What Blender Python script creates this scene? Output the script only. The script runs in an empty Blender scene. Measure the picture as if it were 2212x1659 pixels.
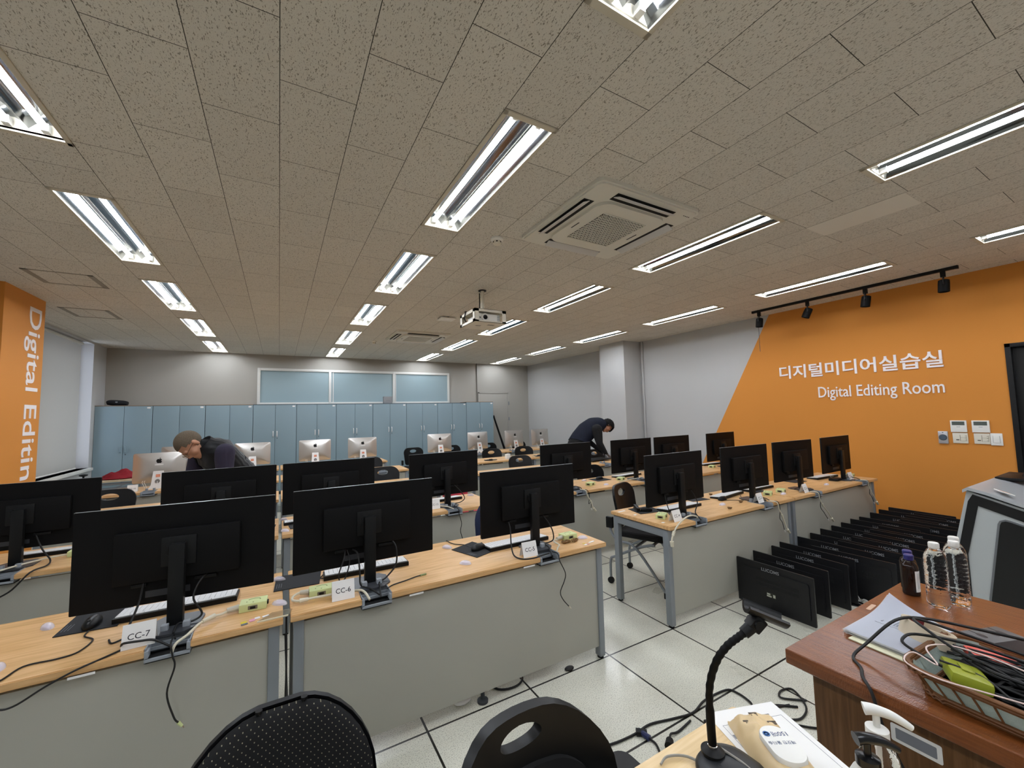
import bpy, bmesh, math, random
from mathutils import Vector, Matrix
random.seed(7)
PI = math.pi
S = bpy.context.scene
COL = S.collection

# ---------------------------------------------------------------- camera, world, exposure
cam_d = bpy.data.cameras.new('camera'); cam = bpy.data.objects.new('camera', cam_d); COL.objects.link(cam)
cam_d.sensor_fit = 'HORIZONTAL'; cam_d.sensor_width = 36.0; cam_d.lens = 879.76 / 2212 * 36.0
cam_d.clip_start = 0.05; cam_d.clip_end = 60
R_ = Vector((0.868651, -0.494862, -0.023627)); U_ = Vector((-0.014849, -0.073675, 0.997172)); F_ = Vector((0.495203, 0.865843, 0.071346))
M = Matrix((( R_.x, U_.x, -F_.x, 0), (R_.y, U_.y, -F_.y, 0), (R_.z, U_.z, -F_.z, 1.56235), (0, 0, 0, 1)))
cam.matrix_world = M
S.camera = cam
w = bpy.data.worlds.new('world'); S.world = w; w.use_nodes = True
w.node_tree.nodes['Background'].inputs[0].default_value = (0.75, 0.83, 1.0, 1)
w.node_tree.nodes['Background'].inputs[1].default_value = 1.0
S.view_settings.view_transform = 'Standard'; S.view_settings.look = 'None'
S.view_settings.exposure = 1.6; S.view_settings.gamma = 1.0; S.view_settings.use_curve_mapping = False
S.cycles.use_denoising = True
S.cycles.max_bounces = 8; S.cycles.diffuse_bounces = 6; S.cycles.glossy_bounces = 4; S.cycles.transmission_bounces = 8
S.cycles.sample_clamp_indirect = 8.0
TUBE_STRENGTH = 19.0
CE = 2.960           # ceiling height

# ---------------------------------------------------------------- helpers
def lin(h):
    h = h.lstrip('#'); c = [int(h[i:i+2], 16) / 255 for i in (0, 2, 4)]
    return tuple(x / 12.92 if x <= .04045 else ((x + .055) / 1.055) ** 2.4 for x in c) + (1,)
MATS = {}
def mat(name, hexc, rough=.6, metal=0, spec=.5, var=0, vscale=8, stretch=(1, 1, 1), bump=0, bscale=200, emit=0, trans=0, ior=1.45, alpha=1, coat=0, sheen=0):
    if name in MATS: return MATS[name]
    m = bpy.data.materials.new(name); m.use_nodes = True; nt = m.node_tree; b = nt.nodes['Principled BSDF']
    c = lin(hexc)
    b.inputs['Base Color'].default_value = c; b.inputs['Roughness'].default_value = rough; b.inputs['Metallic'].default_value = metal
    b.inputs['Specular IOR Level'].default_value = spec; b.inputs['IOR'].default_value = ior
    b.inputs['Transmission Weight'].default_value = trans; b.inputs['Alpha'].default_value = alpha
    b.inputs['Coat Weight'].default_value = coat; b.inputs['Coat Roughness'].default_value = .12
    b.inputs['Sheen Weight'].default_value = sheen
    if emit: b.inputs['Emission Color'].default_value = c; b.inputs['Emission Strength'].default_value = emit
    if var or bump:
        tc = nt.nodes.new('ShaderNodeTexCoord'); mp = nt.nodes.new('ShaderNodeMapping'); mp.inputs['Scale'].default_value = stretch
        nt.links.new(tc.outputs['Object'], mp.inputs[0])
    if var:
        nz = nt.nodes.new('ShaderNodeTexNoise'); nz.inputs['Scale'].default_value = vscale; nz.inputs['Detail'].default_value = 5
        nt.links.new(mp.outputs[0], nz.inputs['Vector'])
        rp = nt.nodes.new('ShaderNodeValToRGB'); rp.color_ramp.elements[0].position = .3; rp.color_ramp.elements[1].position = .7
        rp.color_ramp.elements[0].color = tuple(max(0, x * (1 - var)) for x in c[:3]) + (1,); rp.color_ramp.elements[1].color = tuple(min(1, x * (1 + var)) for x in c[:3]) + (1,)
        nt.links.new(nz.outputs[0], rp.inputs[0]); nt.links.new(rp.outputs[0], b.inputs['Base Color'])
    if bump:
        n2 = nt.nodes.new('ShaderNodeTexNoise'); n2.inputs['Scale'].default_value = bscale; nt.links.new(mp.outputs[0], n2.inputs['Vector'])
        bp = nt.nodes.new('ShaderNodeBump'); bp.inputs['Strength'].default_value = bump; bp.inputs['Distance'].default_value = .004
        nt.links.new(n2.outputs[0], bp.inputs['Height']); nt.links.new(bp.outputs[0], b.inputs['Normal'])
    MATS[name] = m
    return m
def nodes(m): return m.node_tree.nodes, m.node_tree.links, m.node_tree.nodes['Principled BSDF']

def BM(): return bmesh.new()
def xf(verts, T):
    if T is not None:
        for v in verts: v.co = T @ v.co
def box(bm, x0, x1, y0, y1, z0, z1, bev=0, T=None, seg=2):
    g = bmesh.ops.create_cube(bm, size=1); vs = g['verts']
    for v in vs: v.co = Vector(((x0 + x1) / 2 + v.co.x * (x1 - x0), (y0 + y1) / 2 + v.co.y * (y1 - y0), (z0 + z1) / 2 + v.co.z * (z1 - z0)))
    if bev:
        es = list({e for v in vs for e in v.link_edges})
        r = bmesh.ops.bevel(bm, geom=es, offset=bev, segments=seg, affect='EDGES', profile=.6)
        vs = list({v for f in r['faces'] for v in f.verts} | {v for v in vs if v.is_valid})
    xf(vs, T)
def ring(bm, c, u, v, ru, rv, n): return [bm.verts.new(c + u * (ru * math.cos(2 * PI * i / n)) + v * (rv * math.sin(2 * PI * i / n))) for i in range(n)]
def skin(bm, rings, close=True, cyc=False):
    n = len(rings[0]); rs = rings + ([rings[0]] if cyc else [])
    for a, b in zip(rs[:-1], rs[1:]):
        for i in range(n): bm.faces.new((a[i], a[(i + 1) % n], b[(i + 1) % n], b[i]))
    if close and not cyc: bm.faces.new(rings[0][::-1]); bm.faces.new(rings[-1])
def frame_of(d):
    d = d.normalized(); a = Vector((0, 0, 1)) if abs(d.z) < .9 else Vector((1, 0, 0))
    u = d.cross(a).normalized(); return u, d.cross(u).normalized()
def cyl(bm, p0, p1, r0, r1=None, n=14):
    p0, p1 = Vector(p0), Vector(p1); r1 = r0 if r1 is None else r1; u, v = frame_of(p1 - p0)
    skin(bm, [ring(bm, p0, u, v, r0, r0, n), ring(bm, p1, u, v, r1, r1, n)])
def smooth_path(pts, k=6):
    P = [Vector(p) for p in pts]
    if len(P) < 3: return P
    out = []
    for i in range(len(P) - 1):
        a, b, c, d = P[max(i - 1, 0)], P[i], P[i + 1], P[min(i + 2, len(P) - 1)]
        for j in range(k):
            t = j / k; out.append(.5 * ((2 * b) + (c - a) * t + (2 * a - 5 * b + 4 * c - d) * t * t + (3 * b - 3 * c + d - a) * t ** 3))
    return out + [P[-1]]
def tube(bm, pts, r, n=8, k=6, cyc=False):
    P = smooth_path(pts, k) if k else [Vector(p) for p in pts]
    if cyc: P = P[:-1] if (P[0] - P[-1]).length < 1e-5 else P
    m = len(P); rings = []; u = None
    for i in range(m):
        d = (P[(i + 1) % m] - P[i - 1]) if cyc or 0 < i < m - 1 else (P[1] - P[0] if i == 0 else P[-1] - P[-2])
        if d.length < 1e-9: d = Vector((0, 0, 1))
        d.normalize()
        if u is None: u, _ = frame_of(d)
        u = u - d * u.dot(d); u = u.normalized() if u.length > 1e-6 else frame_of(d)[0]
        rr = r(i / (m - 1)) if callable(r) else r
        rings.append(ring(bm, P[i], u, d.cross(u), rr, rr, n))
    skin(bm, rings, cyc=cyc)
def lathe(bm, prof, n=24, T=None, c=(0, 0, 0)):
    c = Vector(c); X, Y = Vector((1, 0, 0)), Vector((0, 1, 0)); rings = []
    for r, z in prof: rings.append(ring(bm, c + Vector((0, 0, z)), X, Y, max(r, 1e-4), max(r, 1e-4), n))
    skin(bm, rings); xf([v for q in rings for v in q], T)
def prism(bm, poly, z0, z1, T=None):
    a = [bm.verts.new((x, y, z0)) for x, y in poly]; b = [bm.verts.new((x, y, z1)) for x, y in poly]; n = len(poly)
    bm.faces.new(a[::-1]); bm.faces.new(b)
    for i in range(n): bm.faces.new((a[i], a[(i + 1) % n], b[(i + 1) % n], b[i]))
    xf(a + b, T)
def ell(bm, c, rx, ry, rz, T=None, u=18, v=10):
    g = bmesh.ops.create_uvsphere(bm, u_segments=u, v_segments=v, radius=1)
    for q in g['verts']: q.co = Vector((q.co.x * rx, q.co.y * ry, q.co.z * rz)) + Vector(c)
    xf(g['verts'], T)
def quad(bm, a, b, c, d): bm.faces.new([bm.verts.new(p) for p in (a, b, c, d)])
def rrect(w, h, r, n=5, cx=0, cy=0):
    out = []
    for sx, sy, a0 in ((1, 1, 0), (-1, 1, 90), (-1, -1, 180), (1, -1, 270)):
        for i in range(n + 1):
            a = math.radians(a0 + 90 * i / n); out.append((cx + sx * (w / 2 - r) + r * math.cos(a), cy + sy * (h / 2 - r) + r * math.sin(a)))
    return out
# frames that map the local XY plane to a wall: text or prisms built flat, then stood up
XZ_FRONT = Matrix(((1, 0, 0, 0), (0, 0, -1, 0), (0, 1, 0, 0), (0, 0, 0, 1)))     # x->X, y->Z, z->-Y (faces the camera side)
WALL_R = Matrix(((0, 0, -1, 0), (-1, 0, 0, 0), (0, 1, 0, 0), (0, 0, 0, 1)))       # x->-Y, y->Z, z->-X
PILLAR = Matrix(((0, 0, 1, 0), (0, 1, 0, 0), (-1, 0, 0, 0), (0, 0, 0, 1)))       # x->-Z, y->Y, z->X
def Tr(x, y, z): return Matrix.Translation((x, y, z))
def Rz(a): return Matrix.Rotation(a, 4, 'Z')
def Rx(a): return Matrix.Rotation(a, 4, 'X')
def Ry(a): return Matrix.Rotation(a, 4, 'Y')
def link_mesh(name, me, m, parent=None, loc=None, rot=None):
    o = bpy.data.objects.new(name, me); COL.objects.link(o)
    if m is not None and not me.materials:
        for mm in (m if isinstance(m, (list, tuple)) else [m]): me.materials.append(mm)
    if parent is not None: o.parent = parent
    if loc is not None: o.location = loc
    if rot is not None: o.rotation_euler = rot
    return o
def obj(name, bm, m, parent=None, loc=None, rot=None, sharp=35, recalc=True):
    if recalc: bmesh.ops.recalc_face_normals(bm, faces=bm.faces[:])
    me = bpy.data.meshes.new(name); bm.to_mesh(me); bm.free()
    me.polygons.foreach_set('use_smooth', [True] * len(me.polygons))
    try: me.set_sharp_from_angle(angle=math.radians(sharp))
    except Exception: pass
    return link_mesh(name, me, m, parent, loc, rot)
def tag(o, label=None, cat=None, group=None, kind=None):
    if label: o['label'] = label
    if cat: o['category'] = cat
    if group: o['group'] = group
    if kind: o['kind'] = kind
    return o
def thing(name, label, cat, loc=(0, 0, 0), rz=0, group=None):
    o = bpy.data.objects.new(name, None); COL.objects.link(o); o.location = loc; o.rotation_euler = (0, 0, rz); o.empty_display_size = .1
    return tag(o, label, cat, group)
KIDS = {}
def kids(o): return [c for c in bpy.data.objects if c.parent == o]
def dup(root, loc, rz=0, label=None, tree=None):
    tree = tree or tree_of(root)
    def cp(node, parent):
        c = node[0].copy(); COL.objects.link(c); c.parent = parent
        for k in node[1]: cp(k, c)
        return c
    c = cp(tree, None); c.location = loc; c.rotation_euler = (root.rotation_euler[0], root.rotation_euler[1], rz)
    if label: c['label'] = label
    return c
def tree_of(o): return (o, [tree_of(k) for k in kids(o)])
def struct(name, bm, m, sharp=35): return tag(obj(name, bm, m, sharp=sharp), kind='structure')
TXT = {}
def text_bm(body, w=None, h=None, depth=.002, bold=0, T=None, align='LEFT', ref=None):
    """lettering as a mesh in the XY plane, fitted to width w (and height h of the reference glyphs)"""
    cu = bpy.data.curves.new('t', 'FONT'); cu.body = body; cu.size = 1; cu.extrude = 0; cu.offset = bold; cu.resolution_u = 3
    o = bpy.data.objects.new('t', cu); COL.objects.link(o)
    dg = bpy.context.evaluated_depsgraph_get(); dg.update()
    me = bpy.data.meshes.new_from_object(o.evaluated_get(dg)); bpy.data.objects.remove(o); bpy.data.curves.remove(cu)
    bm = bmesh.new(); bm.from_mesh(me); bpy.data.meshes.remove(me)
    xs = [v.co.x for v in bm.verts]; ys = [v.co.y for v in bm.verts]
    x0, x1, y0, y1 = min(xs), max(xs), min(ys), max(ys)
    if ref: y0, y1 = ref
    sx = (w / (x1 - x0)) if w else None; sy = (h / (y1 - y0)) if h else None
    sx = sx or sy; sy = sy or sx
    ox = x0 if align == 'LEFT' else (x0 + x1) / 2
    for v in bm.verts: v.co.x = (v.co.x - ox) * sx; v.co.y = (v.co.y - y0) * sy; v.co.z = 0
    if depth:
        r = bmesh.ops.extrude_face_region(bm, geom=bm.faces[:])
        for v in [e for e in r['geom'] if isinstance(e, bmesh.types.BMVert)]: v.co.z += depth
    xf(bm.verts, T)
    return bm
ORD = ['', 'first', 'second', 'third', 'fourth', 'fifth', 'sixth', 'seventh', 'eighth', 'ninth', 'tenth', 'eleventh', 'twelfth', 'thirteenth', 'fourteenth']

# ---------------------------------------------------------------- materials with patterns
def ceiling_mat():
    m = mat('acoustic_tile', '#d2cec4', .9); n, l, b = nodes(m)
    tc = n.new('ShaderNodeTexCoord'); sep = n.new('ShaderNodeSeparateXYZ'); l.new(tc.outputs['Object'], sep.inputs[0])
    def mth(op, a, bb):
        q = n.new('ShaderNodeMath'); q.operation = op
        for i, z in enumerate((a, bb)):
            if isinstance(z, (int, float)): q.inputs[i].default_value = z
            else: l.new(z, q.inputs[i])
        return q.outputs[0]
    u = mth('SUBTRACT', sep.outputs[1], 1.5393); v = mth('ADD', sep.outputs[0], .0188)
    cb = n.new('ShaderNodeCombineXYZ'); l.new(u, cb.inputs[0]); l.new(v, cb.inputs[1])
    br = n.new('ShaderNodeTexBrick'); br.offset = .5; br.offset_frequency = 2; l.new(cb.outputs[0], br.inputs['Vector'])
    for k, z in (('Scale', 1), ('Mortar Size', .0016), ('Mortar Smooth', 0), ('Brick Width', .6), ('Row Height', .3), ('Bias', 0)): br.inputs[k].default_value = z
    br.inputs['Color1'].default_value = (.93, .93, .93, 1); br.inputs['Color2'].default_value = (1, 1, 1, 1)
    # short fissures: two stretched noises at different slants, thresholded
    fac = None
    for ang, sc, st, th in ((.5, 190, (1, .38, 1), .655), (-.75, 210, (1, .36, 1), .66), (1.4, 380, (1, .8, 1), .675)):
        mp = n.new('ShaderNodeMapping'); mp.inputs['Rotation'].default_value = (0, 0, ang); mp.inputs['Scale'].default_value = st; l.new(tc.outputs['Object'], mp.inputs[0])
        mp2 = n.new('ShaderNodeMapping'); mp2.inputs['Rotation'].default_value = (0, 0, 0); mp2.inputs['Scale'].default_value = st
        nz = n.new('ShaderNodeTexNoise'); nz.inputs['Scale'].default_value = sc; nz.inputs['Detail'].default_value = 1.5; l.new(mp.outputs[0], nz.inputs['Vector'])
        rp = n.new('ShaderNodeMapRange'); rp.inputs['From Min'].default_value = th - .02; rp.inputs['From Max'].default_value = th + .03; l.new(nz.outputs[0], rp.inputs[0])
        fac = rp.outputs[0] if fac is None else mth('MAXIMUM', fac, rp.outputs[0])
    mx = n.new('ShaderNodeMixRGB'); mx.blend_type = 'MIX'; mx.inputs[1].default_value = lin('#d2cec4'); mx.inputs[2].default_value = lin('#8a8579'); l.new(fac, mx.inputs[0])
    mu = n.new('ShaderNodeMixRGB'); mu.blend_type = 'MULTIPLY'; mu.inputs[0].default_value = 1; l.new(mx.outputs[0], mu.inputs[1]); l.new(br.outputs['Color'], mu.inputs[2])
    m2 = n.new('ShaderNodeMixRGB'); m2.inputs[2].default_value = lin('#3c3932'); l.new(br.outputs['Fac'], m2.inputs[0]); l.new(mu.outputs[0], m2.inputs[1])
    l.new(m2.outputs[0], b.inputs['Base Color'])
    return m
def floor_mat():
    m = mat('access_floor_tile', '#c9c7b9', .22, coat=.25); n, l, b = nodes(m)
    tc = n.new('ShaderNodeTexCoord'); mp = n.new('ShaderNodeMapping'); mp.inputs['Location'].default_value = (-.661, -2.078, 0); l.new(tc.outputs['Object'], mp.inputs[0])
    br = n.new('ShaderNodeTexBrick'); br.offset = 0; l.new(mp.outputs[0], br.inputs['Vector'])
    for k, z in (('Scale', 1), ('Mortar Size', .0055), ('Mortar Smooth', 0), ('Brick Width', .6), ('Row Height', .6)): br.inputs[k].default_value = z
    br.inputs['Color1'].default_value = lin('#d9d8ca'); br.inputs['Color2'].default_value = lin('#d2d1c2'); br.inputs['Mortar'].default_value = lin('#15140f')
    nz = n.new('ShaderNodeTexNoise'); nz.inputs['Scale'].default_value = 190; nz.inputs['Detail'].default_value = 3; l.new(tc.outputs['Object'], nz.inputs['Vector'])
    rp = n.new('ShaderNodeValToRGB'); e = rp.color_ramp.elements; e[0].position = .36; e[0].color = (.55, .55, .53, 1); e[1].position = .47; e[1].color = (1, 1, 1, 1); l.new(nz.outputs[0], rp.inputs[0])
    n3 = n.new('ShaderNodeTexNoise'); n3.inputs['Scale'].default_value = 2.2; n3.inputs['Detail'].default_value = 4; l.new(tc.outputs['Object'], n3.inputs['Vector'])
    r3 = n.new('ShaderNodeValToRGB'); e = r3.color_ramp.elements; e[0].position = .35; e[0].color = (.86, .86, .85, 1); e[1].position = .6; e[1].color = (1, 1, 1, 1); l.new(n3.outputs[0], r3.inputs[0])
    a = n.new('ShaderNodeMixRGB'); a.blend_type = 'MULTIPLY'; a.inputs[0].default_value = 1; l.new(br.outputs['Color'], a.inputs[1]); l.new(rp.outputs[0], a.inputs[2])
    c = n.new('ShaderNodeMixRGB'); c.blend_type = 'MULTIPLY'; c.inputs[0].default_value = 1; l.new(a.outputs[0], c.inputs[1]); l.new(r3.outputs[0], c.inputs[2])
    l.new(c.outputs[0], b.inputs['Base Color'])
    q = n.new('ShaderNodeMapRange'); q.inputs['To Min'].default_value = .2; q.inputs['To Max'].default_value = .42; l.new(n3.outputs[0], q.inputs[0]); l.new(q.outputs[0], b.inputs['Roughness'])
    return m
GREY_WALL, ORANGE = '#b3b3b2', '#cd8534'
def right_wall_mat():
    """grey paint with the orange field whose slanted edge runs down the wall"""
    m = mat('painted_wall_two_tone', GREY_WALL, .75, bump=.15, bscale=140); n, l, b = nodes(m)
    tc = n.new('ShaderNodeTexCoord'); sep = n.new('ShaderNodeSeparateXYZ'); l.new(tc.outputs['Object'], sep.inputs[0])
    a = n.new('ShaderNodeMath'); a.operation = 'MULTIPLY_ADD'; a.inputs[1].default_value = .5396; a.inputs[2].default_value = -(3.331 + 2.991 * .5396); l.new(sep.outputs[2], a.inputs[0])
    s = n.new('ShaderNodeMath'); s.operation = 'ADD'; l.new(sep.outputs[1], s.inputs[0]); l.new(a.outputs[0], s.inputs[1])
    t = n.new('ShaderNodeMath'); t.operation = 'LESS_THAN'; t.inputs[1].default_value = 0; l.new(s.outputs[0], t.inputs[0])
    mx = n.new('ShaderNodeMixRGB'); mx.inputs[1].default_value = lin(GREY_WALL); mx.inputs[2].default_value = lin(ORANGE); l.new(t.outputs[0], mx.inputs[0]); l.new(mx.outputs[0], b.inputs['Base Color'])
    return m
def wood(name, base, dark, light, rough, coat=0, sc=6, stretch=(1, 14, 14), bump=0):
    m = mat(name, base, rough, coat=coat); n, l, b = nodes(m)
    tc = n.new('ShaderNodeTexCoord'); mp = n.new('ShaderNodeMapping'); mp.inputs['Scale'].default_value = stretch; l.new(tc.outputs['Object'], mp.inputs[0])
    nz = n.new('ShaderNodeTexNoise'); nz.inputs['Scale'].default_value = sc; nz.inputs['Detail'].default_value = 6; nz.inputs['Distortion'].default_value = .6; l.new(mp.outputs[0], nz.inputs['Vector'])
    rp = n.new('ShaderNodeValToRGB'); e = rp.color_ramp.elements; e[0].position = .3; e[0].color = lin(dark); e[1].position = .68; e[1].color = lin(light); x = e.new(.5); x.color = lin(base)
    l.new(nz.outputs[0], rp.inputs[0]); l.new(rp.outputs[0], b.inputs['Base Color'])
    if bump:
        m3 = n.new('ShaderNodeMapping'); m3.inputs['Scale'].default_value = (1, 3.2, 1); l.new(tc.outputs['Object'], m3.inputs[0])
        n3 = n.new('ShaderNodeTexNoise'); n3.inputs['Scale'].default_value = 105; n3.inputs['Detail'].default_value = 2; l.new(m3.outputs[0], n3.inputs['Vector'])
        bp = n.new('ShaderNodeBump'); bp.inputs['Strength'].default_value = bump; bp.inputs['Distance'].default_value = .003; l.new(n3.outputs[0], bp.inputs['Height'])
        l.new(bp.outputs[0], b.inputs['Normal']); l.new(bp.outputs[0], b.inputs['Coat Normal'])
    return m
def dotted_fabric():
    m = mat('dotted_mesh_fabric', '#0d0d0e', .95); n, l, b = nodes(m)
    tc = n.new('ShaderNodeTexCoord'); mp = n.new('ShaderNodeMapping'); mp.inputs['Rotation'].default_value = (0, .78, 0); mp.inputs['Scale'].default_value = (88, 0, 88); l.new(tc.outputs['Object'], mp.inputs[0])
    vo = n.new('ShaderNodeTexVoronoi'); vo.inputs['Randomness'].default_value = 0; vo.inputs['Scale'].default_value = 1; l.new(mp.outputs[0], vo.inputs['Vector'])
    t = n.new('ShaderNodeMath'); t.operation = 'LESS_THAN'; t.inputs[1].default_value = .105; l.new(vo.outputs['Distance'], t.inputs[0])
    mx = n.new('ShaderNodeMixRGB'); mx.inputs[1].default_value = lin('#0d0d0e'); mx.inputs[2].default_value = lin('#85806c'); l.new(t.outputs[0], mx.inputs[0]); l.new(mx.outputs[0], b.inputs['Base Color'])
    return m

CEIL = ceiling_mat(); FLOOR = floor_mat(); WR = right_wall_mat()
WALL = mat('grey_wall_paint', GREY_WALL, .75, bump=.15, bscale=140)
WALL_B = mat('warm_grey_wall_paint', '#a5a29a', .75, bump=.15, bscale=140)
ORG = mat('orange_paint', ORANGE, .7, bump=.12, bscale=140)
BEECH = wood('beech_laminate', '#d3a873', '#c39660', '#deb583', .38, sc=5)
BROWN = wood('varnished_brown_wood', '#74401b', '#612f0f', '#814a22', .3, coat=.55, sc=7, stretch=(14, 1.2, 14), bump=.35)
BROWN_F = wood('brown_veneer', '#64421f', '#523216', '#725030', .45, coat=.2, sc=5, stretch=(14, 14, 1))
PALE = wood('pale_desk_laminate', '#dcbf8e', '#d2b381', '#e4caa0', .4, sc=5)
PANEL = mat('grey_beige_panel', '#a5a499', .55, var=.03, vscale=1.5)
STEEL = mat('grey_powder_steel', '#878d92', .45, metal=.25)
STEEL_D = mat('dark_grey_steel', '#3b4044', .5, metal=.3)
BLACK = mat('black_plastic', '#0b0c0d', .5, spec=.35)
BLACK_M = mat('matt_black_plastic', '#060607', .6, spec=.22)
BLACK_S = mat('satin_black_plastic', '#0d0e0f', .42, spec=.35)
CHARC = mat('charcoal_plastic', '#1a1b1d', .5, spec=.35)
RUBBER = mat('black_cable_rubber', '#131313', .55)
IVORY = mat('ivory_cable', '#cfc9b4', .5)
GREYC = mat('grey_cable', '#8f8c84', .5)
WHITE = mat('white_plastic', '#e6e5df', .4)
OFFW = mat('ivory_plastic', '#d9d3c3', .45)
PAPER = mat('white_paper', '#e7e6e3', .85)
PRINT = mat('dark_print', '#2d2e33', .8)
PRINT_G = mat('grey_print', '#7c7f86', .8)
LIME = mat('pale_lime_plastic', '#cdd79a', .5)
KEYW = mat('white_keys', '#dcdcdc', .5)
CLEAR = mat('clear_lilac_plastic', '#f4f0f6', .15, trans=.25, ior=1.3, alpha=.6)
GREYTRAY = mat('grey_tray_plastic', '#8e949a', .45)
ALU = mat('brushed_aluminium', '#c9c5bf', .34, metal=.85)
ALU_W = mat('pale_aluminium_stand', '#e2e0dd', .4, metal=.25)
CHROME = mat('polished_metal', '#d8d8d8', .15, metal=1)
REFL = mat('mirror_reflector', '#7d8083', .10, metal=1)
BLUE = mat('pale_blue_laminate', '#859aa3', .5, var=.015, vscale=1)
BLUE_P = mat('blue_window_film', '#93a8ae', .35)
GASKET = mat('dark_gap', '#2e3c45', .8)
WFRAME = mat('white_window_frame', '#d5d5d0', .5)
TUBE = mat('lit_fluorescent_tube', '#eef3fb', .5, emit=TUBE_STRENGTH)
TUBE_OFF = mat('unlit_fluorescent_tube', '#d9dad6', .3)
RIM = mat('beige_lamp_frame', '#c7c0ae', .55)
ACW = mat('cassette_white', '#d3d1c6', .5)
DARK = mat('dark_void', '#141414', .8)
LETTER = mat('white_vinyl_lettering', '#ece6e6', .5)
SILVER_T = mat('silver_print', '#9a9da2', .4, metal=.3)
# ---------------------------------------------------------------- the room shell
XL, XR, YB, YF = -2.82, 6.436, 10.30, -2.4
LX = (-1.068, 1.032, 3.131, 5.231)                                  # centre lines of the lamp rows
LY = ((-2.13, -.83), (-.33, .985), (1.54, 2.84), (3.345, 4.645), (5.165, 6.46), (6.94, 8.32), (8.80, 10.16))
def lamp_y(ix, k):
    y0, y1 = LY[k]
    return (1.48, 2.785) if (ix == 0 and k == 2) else (y0, y1)
bm = BM(); xs = [XL - .3]
for x in LX: xs += [x - .15, x + .15]
xs.append(XR + .2)
for i in range(len(xs) - 1):
    if i % 2 == 0: quad(bm, (xs[i], YF, CE), (xs[i + 1], YF, CE), (xs[i + 1], YB + .1, CE), (xs[i], YB + .1, CE))
    else:
        ys = [YF]
        for k in range(7): ys += list(lamp_y(i // 2, k))
        ys.append(YB + .1)
        for j in range(0, len(ys), 2): quad(bm, (xs[i], ys[j], CE), (xs[i + 1], ys[j], CE), (xs[i + 1], ys[j + 1], CE), (xs[i], ys[j + 1], CE))
struct('ceiling', bm, CEIL)
bm = BM(); box(bm, XL - .3, XR + .2, YF - .1, YB + .2, CE + .2, CE + .25); struct('ceiling_slab', bm, DARK)
bm = BM(); box(bm, XL - .3, XR + .2, YF - .1, YB + .2, -.1, 0); struct('floor', bm, FLOOR)
bm = BM(); box(bm, XL - .3, XR + .2, YB, YB + .2, 0, CE + .2); struct('wall_back', bm, WALL_B)
bm = BM(); box(bm, XL - .3, XR + .2, YF - .1, YF, 0, CE + .2); struct('wall_front', bm, WALL)
# wall on the door side: opening of the doorway for Y 0.10..1.087
bm = BM(); box(bm, XR, XR + .2, 1.087, YB, 0, CE + .2); box(bm, XR, XR + .2, YF, .10, 0, CE + .2); box(bm, XR, XR + .2, .10, 1.087, 2.15, CE + .2)
struct('wall_right', bm, WR)
bm = BM(); box(bm, XR + .06, XR + .12, .10, 1.087, 0, 2.15); dr = struct('door_2', bm, mat('black_door', '#0c0c0d', .4))
bm = BM()
box(bm, XR - .012, XR + .06, 1.047, 1.087, 0, 2.15, .003); box(bm, XR - .012, XR + .06, .10, .14, 0, 2.15, .003); box(bm, XR - .012, XR + .06, .10, 1.087, 2.11, 2.15, .003)
obj('door_frame', bm, BLACK, dr)
# window wall: opening Y 6.7..9.72, Z .80..2.93
WY0, WY1, WZ0, WZ1 = 6.75, 9.70, .80, 2.93
bm = BM(); box(bm, XL - .3, XL, YF, WY0, 0, CE + .2); box(bm, XL - .3, XL, WY1, YB, 0, CE + .2); box(bm, XL - .3, XL, WY0, WY1, 0, WZ0); box(bm, XL - .3, XL, WY0, WY1, WZ1, CE + .2)
struct('wall_left', bm, WALL)
bm = BM(); quad(bm, (XL - .22, WY0, WZ0), (XL - .22, WY1, WZ0), (XL - .22, WY1, WZ1), (XL - .22, WY0, WZ1)); win = struct('window_2', bm, mat('window_glass', '#ffffff', .02, trans=1, ior=1.05))
bm = BM()
for y in (WY0, (WY0 + WY1) / 2 - .03, WY1 - .06): box(bm, XL - .25, XL - .19, y, y + .06, WZ0, WZ1)
for z in (WZ0, WZ1 - .06): box(bm, XL - .25, XL - .19, WY0, WY1, z, z + .06)
obj('window_frame', bm, WFRAME, win)
bm = BM(); box(bm, XL - .3, XL + .05, WY0, WY1 + .05, WZ0 - .045, WZ0, .004); obj('window_sill', bm, WFRAME, win)
bl = thing('roller_blind', 'pale grey roller blind lowered over the window by the orange pillar', 'blind', (XL - .08, 0, 0))
bm = BM(); n = 40
for i in range(n):
    y0, y1 = WY0 + .02 + (9.44 - WY0 - .02) * i / n, WY0 + .02 + (9.44 - WY0 - .02) * (i + 1) / n
    f = lambda y: .004 * math.sin(y * 6)
    quad(bm, (f(y0), y0, WZ0 + .025), (f(y1), y1, WZ0 + .025), (f(y1), y1, WZ1 - .03), (f(y0), y0, WZ1 - .03))
bm2 = mat('blind_fabric', '#a5a39b', .9); nn, ll, bb = nodes(bm2); tl = nn.new('ShaderNodeBsdfTranslucent'); tl.inputs[0].default_value = lin('#a5a39b'); ms = nn.new('ShaderNodeMixShader'); ms.inputs[0].default_value = .18
ll.new(bb.outputs[0], ms.inputs[1]); ll.new(tl.outputs[0], ms.inputs[2]); ll.new(ms.outputs[0], nn['Material Output'].inputs[0])
obj('blind_fabric', bm, bm2, bl)
bm = BM(); cyl(bm, (0, WY0 + .01, WZ1 - .03), (0, 9.45, WZ1 - .03), .026); obj('roller_tube', bm, WFRAME, bl)
bm = BM(); cyl(bm, (0, WY0 + .02, WZ0 + .025), (0, 9.44, WZ0 + .025), .012); obj('hem_bar', bm, WHITE, bl)
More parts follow.
